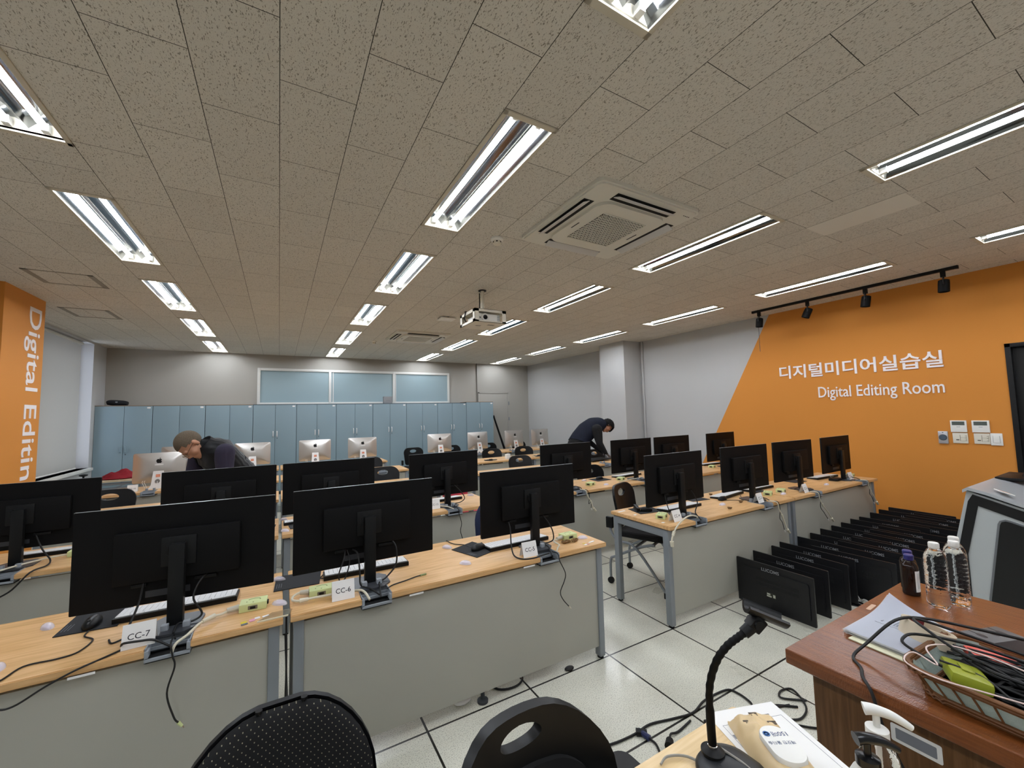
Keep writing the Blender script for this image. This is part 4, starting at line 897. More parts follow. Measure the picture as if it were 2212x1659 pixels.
for i, (x, y, rz, lab) in enumerate(((-.087, 2.225, -.06, 'lime switch box on the CC-7 desk'), (.187, 2.215, -.04, 'lime switch box next to the CC-6 card'), (1.685, 2.245, .03, 'lime switch box by brown cord bundles near the CC-5 desk corner'), (2.603, 2.25, .5, 'lime switch box next to the CC-4 card'),
     (4.09, 2.25, .4, 'lime switch box between the CC-3 card and a joint in the desks'), (4.32, 2.25, .3, 'lime switch box just past the joint of the CC-3 desk'), (6.0 - .13, 2.27, .2, 'lime switch box at the desk end touching the orange wall side'), (3.10, 3.67, .35, 'lime switch box in the second row closer to the aisle'), (3.62, 3.72, .4, 'lime switch box in the second row with a white cable around it'), (5.38, 3.71, .3, 'lime switch box in the second row closest to the orange wall'), (-1.10, 3.73, 0, 'lime switch box in the second row beside the monitor by the pillar'))):
    if i == 0: sb.location = (x, y, TOP); sb.rotation_euler[2] = rz; sb['label'] = lab
    else: dup(sb, (x, y, TOP), rz, lab, sbt)
# clear lilac plastic clips
bm = BM(); ell(bm, (0, 0, 0), .020, .036, .019, u=14, v=8)
for v in bm.verts:
    if v.co.z < 0: v.co.z = 0
cl = obj('plastic_shell', bm, CLEAR, None, sharp=40); clk = []
bm = BM(); ell(bm, (0, 0, .003), .011, .022, .008, u=10, v=6); inn = obj('inner_piece', bm, mat('lilac_core', '#cfc4da', .4), cl); ctree = None
CLP = [(-.822, 2.49, .5, 'clear lilac plastic shell beside the CC-7 mouse pad, toward the desk back'), (-.835, 2.175, .3, 'clear lilac plastic shell on the CC-7 desk at the edge of view'), (.012, 2.52, .9, 'clear lilac plastic shell at the desk joint behind the CC-6 mouse pad'), (.014, 2.205, .9, 'clear lilac plastic shell at the desk joint before the CC-6 mouse pad'),
       (.936, 2.515, .6, 'clear lilac plastic shell behind the askew CC-5 mouse pad'), (.925, 2.195, .8, 'clear lilac plastic shell alone in the middle of the CC-5 desk'), (1.765, 2.19, 1.2, 'clear lilac plastic shell at the CC-5 desk corner'), (3.37, 2.245, 1.5, 'clear lilac plastic shell before the CC-3 mouse'), (4.235, 2.185, 1.5, 'clear lilac plastic shell by the two lime boxes on the nearest row'),
       (5.08, 2.18, 1.5, 'clear lilac plastic shell on the nearest desk toward the orange wall'), (1.735, 3.95, 1.0, 'clear lilac plastic shell at the corner of the CC-13 desk'), (3.235, 3.945, 1.5, 'clear lilac plastic shell behind the second-row lime box'), (3.25, 3.575, 1.5, 'clear lilac plastic shell before the second-row lime box'), (.045, 3.955, .8, 'clear lilac plastic shell at the second-row desk joint, farther one'), (.05, 3.565, .8, 'clear lilac plastic shell at the second-row desk joint, nearer one')]
for i, (x, y, rz, lab) in enumerate(CLP):
    o = cl if i == 0 else dup(cl, (0, 0, 0), 0, None, ctree)
    if i == 0: ctree = tree_of(cl)
    o.location = (x, y, TOP); o.rotation_euler[2] = rz; tag(o, lab, 'plastic shell', 'clear lilac plastic shells')
# white cable strips with tags at desk ends
def sticker_set(x, y, label, cols):
    t = thing('sticky_tabs', label, 'sticker', (x, y, TOP), .2)
    for i, (c, dx, dy, w, h) in enumerate(cols):
        bm = BM(); prism(bm, rrect(w, h, min(w, h) * .3, 3, dx, dy), 0, .0012 + i * .0002); obj('tab', bm, mat('tab_' + c.strip('#'), c, .6), t)
sticker_set(-.085, 2.088, 'coloured sticky tabs near the CC-7 desk corner', (('#d9c13a', -.03, .006, .022, .02), ('#6a6f78', -.03, -.012, .024, .014), ('#d79ab0', .0, .004, .022, .022), ('#e8e4e4', .02, .012, .02, .018), ('#f0f0f0', .05, .006, .026, .012)))
sticker_set(1.725, 2.085, 'coloured sticky tabs at the CC-5 desk corner', (('#d8c24a', -.02, .02, .016, .014), ('#e9e6e2', -.03, -.004, .022, .016), ('#cf8f8f', -.01, -.006, .014, .016), ('#efefef', .04, .006, .05, .012)))
bm = BM(); prism(bm, [(-.075, -.022), (.04, -.03), (.055, .035), (-.02, .04)], 0, .002); t = tag(obj('acrylic_sheet', bm, mat('clear_acrylic', '#f2efe2', .05, trans=.95, ior=1.2), None, (.008, 2.085, TOP)), 'small clear acrylic sheet bridging the joint of the two nearest desks', 'sheet')
bm = BM(); box(bm, -.075, .038, -.0312, -.024, .0, .004); obj('sheet_edge', bm, mat('cream_edge', '#d8d0b4', .4), t)
# brown cord bundles (bunched ties)
def bundle(x, y, rz, label, s=1.0, n=2):
    t = thing('cord_bundle', label, 'cord', (x, y, TOP), rz, 'bundles of brown cord')
    for k in range(n):
        bm = BM()
        for i in range(4):
            r = (.012 + .003 * i) * s; cx = k * .03 * s
            tube(bm, [(cx + r * math.cos(a) * 1.1, r * .7 * math.sin(a) + .004 * math.sin(3 * a + i), .003 + .0028 * i + .002 * math.cos(2 * a + i)) for a in [q * PI / 5 for q in range(11)]], .0024 * s, 6, 3, True)
        obj('coil', bm, mat('brown_cord', '#75562f', .6), t)
bundle(1.60, 2.170, .1, 'brown cord bundle before the lime box on the CC-5 desk', 1.0, 2); bundle(1.672, 2.163, .5, 'brown cord bundle nearer the CC-5 desk corner', .9, 2)
bundle(3.285, 2.125, .2, 'brown cord bundle on the CC-4 desk edge, in front of the joint', .9, 1); bundle(3.575, 2.205, .4, 'brown cord bundle beside the CC-3 mouse cable', .8, 1); bundle(3.66, 2.555, .1, 'brown cord bundle behind the CC-3 keyboard', .8, 1)
# the hand scanner on the CC-4 desk and the little router
t = thing('stapler', 'black and silver stapler at the CC-4 desk end', 'stapler', (2.635, 2.535, TOP), .95)
bm = BM(); box(bm, -.085, .075, -.016, .016, 0, .012, .004); obj('stapler_base', bm, BLACK, t)
bm = BM(); box(bm, -.08, .08, -.014, .014, .018, .034, .005); obj('upper_arm', bm, BLACK_S, t)
bm = BM(); box(bm, -.075, .07, -.0165, -.0142, .010, .026, .001); obj('steel_rail', bm, CHROME, t)
t = thing('adapter_box', 'small black rounded adapter on the nearest desk close to the orange wall', 'adapter', (5.455, 2.25, TOP), 0)
bm = BM(); prism(bm, rrect(.15, .09, .03, 5), 0, .026); bmesh.ops.bevel(bm, geom=[e for e in bm.edges if e.verts[0].co.z > .02 and e.verts[1].co.z > .02], offset=.008, segments=3, affect='EDGES'); obj('adapter_body', bm, BLACK, t)
bm = BM(); tube(bm, [(.0, .03, .03), (-.02, .04, .036), (.02, .05, .04), (.06, .04, .036)], .003, 6, 4); obj('lead', bm, GREYC, t)
# loose paper and tape scraps on the CC-4 desk end
for i, (x, y, w, h, rz, lab) in enumerate(((2.50, 2.575, .085, .018, .1, 'white tape scrap at the rear corner of the CC-4 desk'), (2.505, 2.43, .03, .02, .2, 'white tape scrap in the middle of the CC-4 desk end'), (2.50, 2.15, .028, .02, .1, 'white tape scrap nearest the CC-4 desk corner'))):
    bm = BM(); prism(bm, rrect(w, h, .002, 2), 0, .0006); tag(obj('tape_scrap', bm, PAPER, None, (x, y, TOP), (0, 0, rz)), lab, 'tape', 'tape scraps on the CC-4 desk')
# the things on the third and fourth rows
def clutter(x, y, label, seed, n=5):
    rg = random.Random(seed); t = thing('cable_heap', label, 'cables', (x, y, TOP), 0)
    for i in range(n):
        pts = [(rg.uniform(-.13, .13), rg.uniform(-.07, .07), .006 + .012 * rg.random()) for _ in range(6)]; bm = BM(); tube(bm, pts, .004, 6, 5)
        obj('cable', bm, [RUBBER, RUBBER, IVORY, STEEL_D][i % 4], t)
    bm = BM(); box(bm, -.03, .03, -.02, .02, 0, .03, .004); obj('plug', bm, BLACK, t)
clutter(3.31, 6.62, 'heap of black and ivory cables on the fourth row, aisle side', 2); clutter(4.36, 6.64, 'heap of cables on the fourth row behind the second chair', 5); clutter(2.55, 5.18, 'heap of cables on the third row at its aisle end', 8, 3); clutter(2.93, 5.22, 'smaller heap of cables on the third row', 11, 3)
for x, y, lab in ((3.68, 6.66, 'small white box on the fourth-row desk behind the armchair'), (4.62, 6.68, 'small white box on the fourth-row desk next to the second-row monitor top')):
    bm = BM(); box(bm, -.04, .04, -.035, .035, 0, .09, .005); tag(obj('white_box', bm, WHITE, None, (x, y, TOP)), lab, 'box', 'white boxes on the fourth row')
bm = BM(); box(bm, -.05, .05, -.06, .06, 0, .17, .004); t = tag(obj('yellow_box', bm, mat('pale_yellow_card', '#d8d29c', .6), None, (5.22, 5.25, TOP)), 'pale yellow box on the third row between two black monitors', 'box'); bm = BM(); box(bm, -.051, .051, -.061, .061, .165, .178, .004); obj('lid', bm, BLACK, t)
# old screen lying on the desk under the navy-vested man's hands
t = thing('dismounted_screen', 'black screen lying face down under the gloved hands', 'screen', (4.78, 5.40, TOP), .1)
bm = BM(); box(bm, -.30, .18, -.13, .13, .018, .034, .008); obj('screen_back', bm, BLACK, t)
bm = BM(); cyl(bm, (.05, 0, 0), (.05, 0, .02), .05); box(bm, -.25, -.2, -.1, .1, 0, .02); obj('support', bm, BLACK_S, t)
t = thing('cable_clamp', 'black metal clamp at the front edge of the third row below the gloved hands', 'clamp', (4.93, 4.985, TOP), 0)
bm = BM(); box(bm, -.035, .035, -.03, .05, 0, .012, .003); box(bm, -.02, .02, -.03, -.018, -.06, .02, .003); obj('clamp_body', bm, BLACK, t); bm = BM(); cyl(bm, (0, .02, .01), (0, .02, .07), .009); obj('clamp_post', bm, STEEL_D, t)

# ---------------------------------------------------------------- cables: one object each
def cable(pts, r, m, label, k=6, ends=None, n=7):
    bm = BM(); tube(bm, pts, r, n, k); o = tag(obj('cable', bm, m), label, 'cable')
    if ends:
        for nm, p, q, rr, mm in ends:
            bm = BM(); cyl(bm, p, q, rr, rr * .8, 10); obj(nm, bm, mm, o)
    return o
Z = DZ + .004
cable([(-.657, 2.35, Z), (-.655, 2.30, Z), (-.615, 2.245, Z), (-.63, 2.16, Z), (-.68, 2.14, Z), (-.76, 2.14, Z), (-.79, 2.06, Z), (-.86, 1.99 + .055, Z), (-1.0, 2.10, Z)], .0028, RUBBER, 'thin black mouse cable snaking over the CC-7 desk')
cable([(-.46, 2.12, Z), (-.53, 2.06, Z), (-.60, 2.036, .712), (-.67, 2.030, .684), (-.74, 2.028, .648), (-.79, 2.028, .655), (-.90, 2.03, .69)], .0032, RUBBER, 'black cable sagging over the front edge of the CC-7 desk')
cable([(-.345, 2.10, Z), (-.343, 2.04, Z), (-.335, 2.034, .68), (-.328, 2.033, .641), (-.348, 2.033, .553), (-.326, 2.033, .462), (-.312, 2.033, .437)], .0032, RUBBER, 'black audio cable hanging down from the CC-7 desk', ends=[('jack_plug', (-.312, 2.033, .437), (-.300, 2.033, .42), .006, LIME), ('jack_tip', (-.300, 2.033, .42), (-.295, 2.033, .412), .0025, CHROME)])
cable([(-.14, 2.222, .738), (-.175, 2.215, .736), (-.20, 2.20, .733), (-.235, 2.18, .737), (-.27, 2.14, .737), (-.30, 2.09, Z), (-.33, 2.055, .715), (-.34, 2.045, .69)], .0052, IVORY, 'thick ivory video cable from the lime box into the CC-7 tray', ends=[('video_plug', (-.142, 2.222, .738), (-.185, 2.214, .737), .013, mat('video_plug_grey', '#bdb8a8', .5)), ('ferrite', (-.225, 2.186, .738), (-.262, 2.15, .738), .010, IVORY)])
cable([(-.475, 2.262, .90), (-.483, 2.24, .83), (-.50, 2.18, .76), (-.50, 2.12, .728), (-.485, 2.072, .752), (-.44, 2.072, .748), (-.40, 2.085, .735), (-.35, 2.07, .705)], .0042, RUBBER, 'black power cable draped over the CC-7 card')
cable([(-.56, 2.21, Z), (-.54, 2.17, Z), (-.50, 2.20, Z), (-.42, 2.24, Z), (-.36, 2.16, Z), (-.34, 2.1, .715)], .0032, RUBBER, 'black cable looping behind the CC-7 card')
cable([(-.262, 2.255, .902), (-.29, 2.22, .87), (-.30, 2.20, .82), (-.27, 2.20, .755), (-.30, 2.19, .735), (-.345, 2.18, .74), (-.35, 2.12, .73)], .004, RUBBER, 'black video cable curving behind the CC-7 stand')
cable([(.30, 2.262, .895), (.29, 2.23, .86), (.265, 2.21, .80), (.27, 2.21, .762), (.295, 2.22, .77), (.318, 2.24, .84), (.308, 2.262, .892)], .0032, RUBBER, 'black cable loop under the CC-6 monitor with a white tag')
cable([(.335, 2.262, .89), (.355, 2.23, .87), (.36, 2.20, .79), (.362, 2.18, .735), (.40, 2.12, .728), (.43, 2.08, .71)], .0042, RUBBER, 'black power cable down beside the CC-6 card')
cable([(.53, 2.25, .905), (.545, 2.22, .87), (.54, 2.21, .79), (.49, 2.20, .74), (.45, 2.17, .735), (.44, 2.12, .73), (.435, 2.07, .70)], .0042, RUBBER, 'black video cable curving behind the CC-6 stand')
cable([(.47, 2.075, .73), (.475, 2.10, Z), (.51, 2.125, Z), (.57, 2.14, Z), (.635, 2.162, Z), (.66, 2.163, Z)], .0028, RUBBER, 'thin audio cable lying on the CC-6 desk with a green jack', ends=[('jack_plug', (.655, 2.163, Z), (.688, 2.168, Z), .0055, mat('olive_jack', '#7d8a5c', .5))])
cable([(.130, 2.228, .738), (.10, 2.236, .74), (.07, 2.215, .737), (.065, 2.175, .736), (.09, 2.145, .737), (.13, 2.145, .737), (.22, 2.14, .736), (.32, 2.125, .737), (.36, 2.10, .735), (.38, 2.05, .71)], .0055, IVORY, 'thick ivory video cable looping before the CC-6 lime box', ends=[('video_plug', (.135, 2.228, .738), (.098, 2.236, .739), .013, mat('video_plug_grey', '#bdb8a8', .5)), ('ferrite', (.092, 2.145, .737), (.128, 2.145, .737), .0105, IVORY)])
cable([(.215, 2.46, Z), (.20, 2.42, Z), (.23, 2.40, Z), (.29, 2.38, Z), (.33, 2.36, Z)], .0025, RUBBER, 'thin black mouse cable off the CC-6 mouse pad')
cable([(1.06, 2.42, Z), (1.045, 2.50, Z), (1.0, 2.55, Z), (.985, 2.60, Z), (.98, 2.646, Z - .002), (1.0, 2.655, .66)], .0028, RUBBER, 'thin black mouse cable running off the rear edge of the CC-5 desk')
cable([(1.245, 2.262, .89), (1.245, 2.24, .85), (1.215, 2.18, .78), (1.20, 2.12, .735), (1.23, 2.07, Z), (1.29, 2.05, Z), (1.36, 2.06, Z), (1.42, 2.085, .718)], .0042, RUBBER, 'black power cable curving around the CC-5 card')
cable([(1.49, 2.26, .905), (1.52, 2.24, .86), (1.545, 2.22, .80), (1.55, 2.22, .745), (1.51, 2.21, .735), (1.46, 2.19, .74), (1.45, 2.13, .735), (1.44, 2.08, .70)], .0042, RUBBER, 'black video cable curving behind the CC-5 stand')
cable([(1.44, 2.08, .725), (1.45, 2.035, .722), (1.46, 2.031, .68), (1.497, 2.030, .604), (1.488, 2.030, .56), (1.457, 2.030, .503), (1.475, 2.030, .455), (1.518, 2.030, .405)], .0028, RUBBER, 'thin black cable hanging down from the CC-5 desk', ends=[('jack_plug', (1.515, 2.030, .408), (1.53, 2.03, .392), .004, IVORY)])
cable([(1.60, 2.235, .735), (1.555, 2.22, .735), (1.53, 2.18, .74), (1.53, 2.13, .735), (1.49, 2.09, .735), (1.46, 2.07, .705)], .005, IVORY, 'ivory video cable from the lime box into the CC-5 tray', ends=[('video_plug', (1.632, 2.24, .738), (1.585, 2.23, .738), .013, mat('video_plug_grey', '#bdb8a8', .5))])
cable([(2.80, 2.08, .725), (2.77, 2.06, .745), (2.70, 2.05, .765), (2.62, 2.035, .768), (2.54, 2.02, .752), (2.48, 2.012, .725), (2.44, 2.008, .69), (2.418, 2.006, .66), (2.410, 2.006, .63)], .0058, IVORY, 'thick ivory video cable arching over the CC-4 desk corner', ends=[('ferrite', (2.445, 2.008, .70), (2.425, 2.006, .672), .011, IVORY), ('video_plug', (2.412, 2.006, .635), (2.414, 2.006, .60), .014, IVORY)])
cable([(2.97, 2.25, .89), (3.0, 2.22, .80), (2.93, 2.19, .74), (2.86, 2.13, .735), (2.83, 2.07, .71)], .0042, RUBBER, 'black cable trailing into the CC-4 tray')
cable([(2.66, 2.26, .89), (2.655, 2.23, .80), (2.68, 2.22, .74), (2.73, 2.20, Z), (2.78, 2.14, .73)], .0035, RUBBER, 'black power cable under the CC-4 monitor')
def desk_tail(x, label, seed, y=2.031, spread=.16, low=.42):
    rg = random.Random(seed)
    o = cable([(x, y + .06, .728), (x + .02, y, .724), (x + .05, y - .001, .66), (x + .09, y - .002, .60), (x + spread * .8, y - .003, low + .08), (x + spread, y - .004, low + .02)], .0052, IVORY, 'ivory video cable hanging ' + label, ends=[('ferrite', (x + .085, y - .002, .61), (x + .10, y - .002, .58), .009, IVORY), ('video_plug', (x + spread * .97, y - .004, low + .03), (x + spread + .03, y - .004, low - .005), .012, IVORY)])
    cable([(x + .03, y + .04, .727), (x + .05, y + .004, .722), (x + .075, y + .004, .66), (x + .06, y + .003, .58), (x + .09 + .03 * rg.random(), y + .003, low + .10), (x + spread * .75, y + .003, low + .03)], .0028, RUBBER, 'thin black cable hanging ' + label, ends=[('jack_plug', (x + spread * .75, y + .003, low + .03), (x + spread * .75 + .012, y + .003, low + .008), .004, WHITE)])
    cable([(x - .02, y + .19, .735), (x + .0, y + .15, .75), (x + .03, y + .10, .74), (x + .02, y + .06, .73)], .004, RUBBER, 'short black cable running into the tray ' + label)
desk_tail(3.80, 'below the CC-3 desk', 1, low=.44); desk_tail(4.53, 'below the CC-2 desk', 2, spread=.25, low=.42); desk_tail(5.63, 'from the nearest row close to the orange wall', 3, spread=.2, low=.45)
desk_tail(2.82, 'from the second row by the aisle', 4, y=3.446, spread=.12, low=.50)
cable([(3.50, 2.36, Z), (3.60, 2.30, Z), (3.66, 2.24, Z), (3.72, 2.27, Z), (3.80, 2.34, Z), (3.86, 2.38, Z)], .0025, RUBBER, 'thin black mouse cable across the CC-3 desk')
cable([(1.40, 3.53, .728), (1.395, 3.45, .722), (1.40, 3.445, .68), (1.42, 3.444, .60), (1.41, 3.444, .53), (1.432, 3.444, .455)], .003, RUBBER, 'thin black cable hanging from the CC-13 desk')
cable([(1.45, 3.69, .90), (1.50, 3.66, .84), (1.54, 3.65, .77), (1.50, 3.66, .735), (1.44, 3.64, .735), (1.40, 3.56, .73)], .0042, RUBBER, 'black cable curving behind the CC-13 stand')
cable([(1.19, 3.62, .76), (1.27, 3.60, .742), (1.33, 3.55, .735), (1.37, 3.50, .72)], .0045, IVORY, 'ivory cable behind the CC-13 card')
cable([(3.50, 3.63, Z), (3.56, 3.60, .733), (3.68, 3.62, .735), (3.80, 3.62, .735), (3.90, 3.66, .735)], .0055, IVORY, 'ivory cable lying around the second-row lime box')
cable([(-1.30, 3.70, .90), (-1.25, 3.66, .80), (-1.20, 3.62, .74), (-1.18, 3.52, .73), (-1.22, 3.447, .722), (-1.30, 3.444, .63), (-1.40, 3.444, .60), (-1.50, 3.445, .66)], .0045, RUBBER, 'black cable drooping over the second-row desk near the pillar')
cable([(-1.12, 3.72, .735), (-1.20, 3.68, .74), (-1.30, 3.60, .74), (-1.42, 3.52, .725), (-1.50, 3.47, .70)], .0052, IVORY, 'ivory video cable over the second-row desk near the pillar')
# ---------------------------------------------------------------- retired monitors standing in two files on the floor
def make_old(base=True):
    """origin on the floor; the back faces -X, width along Y"""
    t = thing('retired_monitor', '', 'monitor', group='retired black monitors ranged on the floor')
    T = WALL_R; W, H, z0 = .555, .335, .018
    bm = BM(); prism(bm, rrect(W, H, .006, 2, 0, z0 + H / 2), -.006, .006, T=T); prism(bm, rrect(W - .06, H - .08, .02, 4, 0, z0 + H / 2 - .01), .006, .014, T=T); obj('rear_shell', bm, mat('old_black_plastic', '#131316', .45), t)
    bm = BM(); prism(bm, rrect(W - .03, H - .04, .003, 2, 0, z0 + H / 2), -.0075, -.006, T=T); obj('screen', bm, mat('dark_screen', '#050507', .15), t)
    obj('maker_lettering', text_bm('LUCOMS', .128, None, .0006, .012, T @ Tr(-.012, z0 + H - .050, .0141), 'CENTER'), SILVER_T, t)
    bm = BM()
    for i in range(34):
        for j in range(2): box(bm, -.12 + i * .009, -.1155 + i * .009, z0 + .205 - j * .035, z0 + .228 - j * .035, .014, .0146, T=T)
    obj('vent_slots', bm, DARK, t)
    bm = BM(); box(bm, -.05, .02, z0 + .10, z0 + .135, .014, .0146, T=T); obj('rating_plate', bm, mat('rating_plate', '#2b2d26', .5), t)
    bm = BM(); box(bm, -.046, -.012, z0 + .104, z0 + .114, .0146, .015, T=T); box(bm, -.044, -.02, z0 + .118, z0 + .130, .0146, .015, T=T); box(bm, .0, .016, z0 + .106, .010 + z0 + .118, .0146, .015, T=T); obj('rating_print', bm, mat('rating_print', '#b9bcae', .6), t)
    bm = BM(); lathe(bm, [(.085, 0), (.085, .006), (.07, .011), (.02, .016)], 28); xf(bm.verts, Tr(-.095, 0, 0) @ Matrix.Diagonal((.75, 1.25, 1, 1))); obj('oval_base', bm, mat('gloss_black_base', '#0f0f11', .2), t)
    return t
om = make_old(); ot = tree_of(om)
C1 = [3.275, 3.51, 3.765, 3.93, 4.225, 4.44, 4.665, 4.875, 5.085, 5.32, 5.495, 5.80, 6.045, 6.26]
C2 = [4.06, 4.38, 4.605, 4.81, 5.02, 5.235, 5.58, 5.72, 5.935, 6.155]
for i, x in enumerate(C1):
    lab = 'retired black floor monitor, %s from the microphone in the file along the desks' % ORD[i + 1]
    if i == 0: lab = 'retired black monitor at the open end of the floor file, its oval base showing'; om.location = (x, 1.805, 0); om['label'] = lab
    else: dup(om, (x, 1.805 + .012 * math.sin(i * 2.3), 0), .012 * math.sin(i * 5.1), lab, ot)
for i, x in enumerate(C2):
    dup(om, (x, 1.535 + (.075 if i == 0 else .0) + .015 * math.sin(i * 1.7), 0), (.06 if i == 0 else .01 * math.sin(i * 3.3)), 'retired black floor monitor, %s from the water bottles in the file toward the lectern' % ORD[i + 1], ot)
bm = BM(); tube(bm, [(3.97, 1.44, .03), (3.95, 1.50, .06), (3.97, 1.53, .03), (3.955, 1.56, .09), (3.975, 1.58, .02), (3.95, 1.50, .01)], .006, 8, 5); tag(obj('clear_bag', bm, mat('clear_film', '#f0f0f0', .1, trans=.7, ior=1.2)), 'crumpled clear plastic wrap on the floor by the retired monitors', 'wrap')

# ---------------------------------------------------------------- electronic lectern by the orange wall
t = thing('electronic_lectern', 'grey and black electronic lectern with a sloping top by the black door', 'lectern', (0, 0, 0))
LXA, LXB = 4.40, 5.55; LGREY = mat('lectern_grey', '#aeb3b3', .4); LBLK = mat('lectern_black', '#101113', .35)
YZ = Matrix(((0, 0, 1, 0), (1, 0, 0, 0), (0, 1, 0, 0), (0, 0, 0, 1)))       # x->Y, y->Z, z->X
bm = BM(); prism(bm, [(.30, 0), (1.13, 0), (1.125, .10), (1.075, .55), (.998, .915), (.70, .815), (.42, .74), (.36, .40)], LXA, LXB, T=YZ); obj('lectern_body', bm, LGREY, t)
bm = BM(); pr = [(1.012, .925), (.985, .945), (.90, .925), (.74, .868), (.60, .82), (.40, .765)]; lo = [(y, z - .022) for y, z in pr]; prism(bm, pr + lo[::-1], LXA - .035, LXB + .03, T=YZ); obj('top_plate', bm, mat('lectern_top', '#b4b8bb', .25, metal=.2), t)
bm = BM(); band = [(.968, .893), (.60, .765), (.40, .705), (.40, .628), (.62, .70), (.946, .815), (1.02, .454), (1.02, .10), (1.062, .10), (1.062, .50), (1.045, .585), (.994, .842)]
prism(bm, band, LXA - .008, LXA, T=YZ); obj('side_trim', bm, LBLK, t)
bm = BM(); prism(bm, [(.40, .600), (.80, .728), (.822, .732), (.842, .722), (.850, .700), (.925, .168), (.93, .08), (.40, .08)], LXA - .012, LXA, T=YZ); obj('side_panel', bm, LBLK, t)
bm = BM(); prism(bm, [(.38, .606), (.80, .738), (.825, .742), (.852, .728), (.862, .705), (.938, .168), (.942, .06), (.38, .06)], LXA - .006, LXA, T=YZ); obj('panel_edge', bm, mat('lectern_edge', '#6d7073', .4), t)
bm = BM(); box(bm, 5.05, 5.5, .80, .98, .935, .955, .004, T=None); xf(bm.verts, Matrix.Identity(4)); obj('control_screen', bm, BLACK_S, t)
bm = BM(); tube(bm, [(5.25, .86, .95), (5.3, .84, 1.0), (5.4, .80, 1.02)], .012, 8); obj('gooseneck', bm, BLACK, t)
t = thing('wet_tissue_sachet', 'small white and orange sachet on the sloping lectern top', 'sachet', (4.47, .83, .918), .5)
SL = Rx(.36)
bm = BM(); box(bm, -.055, .055, -.035, .035, .0, .006, .002, T=SL); obj('sachet', bm, WHITE, t)
bm = BM(); box(bm, -.03, .03, -.02, .02, .006, .0068, T=SL); obj('orange_print', bm, mat('orange_print', '#cf7a3a', .5), t)

# ---------------------------------------------------------------- brown teacher's desk
BZ = .80; BX0, BX1, BY0, BY1 = 1.402, 2.385, -.55, .752
t = thing('teacher_desk', 'varnished brown wooden desk with a glossy top', 'desk', (0, 0, 0))
bm = BM(); box(bm, BX0, BX1, BY0, BY1, BZ - .045, BZ, .006, seg=3); obj('desk_top', bm, BROWN, t)
bm = BM(); box(bm, BX0 + .055, BX1 - .05, BY0 + .05, BY1 - .05, .0, BZ - .045); obj('carcass', bm, BROWN_F, t)
bm = BM(); box(bm, BX0 + .03, BX1 - .03, BY0 + .03, BY1 - .03, BZ - .062, BZ - .045, .003); obj('moulding', bm, BROWN_F, t)
bm = BM(); prism(bm, rrect(.10, .045, .004, 2, 0, 0), 0, .001, T=Tr(BX0 + .0545, .468, .679) @ Ry(0) @ WALL_R); o = obj('inventory_sticker', bm, PAPER, t)
bm = BM(); prism(bm, rrect(.08, .028, .002, 2, 0, 0), 0, .0005, T=Tr(BX0 + .0533, .468, .679) @ WALL_R); obj('sticker_print', bm, PRINT_G, o)
bm = BM(); prism(bm, rrect(.065, .014, .004, 2), 0, .0006, T=Tr(1.95, .722, BZ + .0002) @ Rz(.05)); tag(obj('tape_scrap', bm, mat('peeled_tape', '#c9a78c', .4)), 'peeled strip of tape on the far edge of the brown desk', 'tape')
WATER = mat('drinking_water', '#f4f8f8', .02, trans=1, ior=1.33); PET = mat('clear_bottle', '#ffffff', .03, trans=1, ior=1.22, bump=.5, bscale=70)
def make_bottle():
    t = thing('water_bottle', '', 'bottle', group='clear water bottles on the brown desk')
    prof = [(.010, .002), (.026, 0), (.032, .008), (.0335, .02)]
    for i in range(9): z = .035 + i * .0145; prof += [(.0335, z), (.0318, z + .005), (.0335, z + .010)]
    prof += [(.0335, .168), (.030, .188), (.022, .205), (.0135, .215), (.0125, .222)]
    bm = BM(); lathe(bm, prof, 40)
    for v in bm.verts:
        if .025 < v.co.z < .08: a = math.atan2(v.co.y, v.co.x); f = 1 - .05 * abs(math.sin(6 * a + v.co.z * 90)); v.co.x *= f; v.co.y *= f
    obj('bottle_body', bm, PET, t, sharp=70)
    bm = BM(); lathe(bm, [(.0145, .214), (.0155, .216), (.0155, .232), (.014, .2345), (.001, .2345)], 30)
    for i in range(30): a = i * 2 * PI / 30; box(bm, .0152, .0159, -.0006, .0006, .217, .231, T=Rz(a))
    obj('cap', bm, WHITE, t)
    bm = BM(); lathe(bm, [(.0145, .205), (.0168, .207), (.0168, .210), (.0145, .212)], 24); obj('neck_ring', bm, PET, t)
    return t
wb = make_bottle(); wt = tree_of(wb)
wb.location = (2.165, .592, BZ + .0005); wb['label'] = 'water bottle standing nearest the camera on the brown desk'
dup(wb, (2.245, .558, BZ + .0005), .7, 'water bottle in the middle of the three on the brown desk', wt); dup(wb, (2.318, .575, BZ + .0005), 1.3, 'water bottle rearmost of the three, toward the lectern', wt)
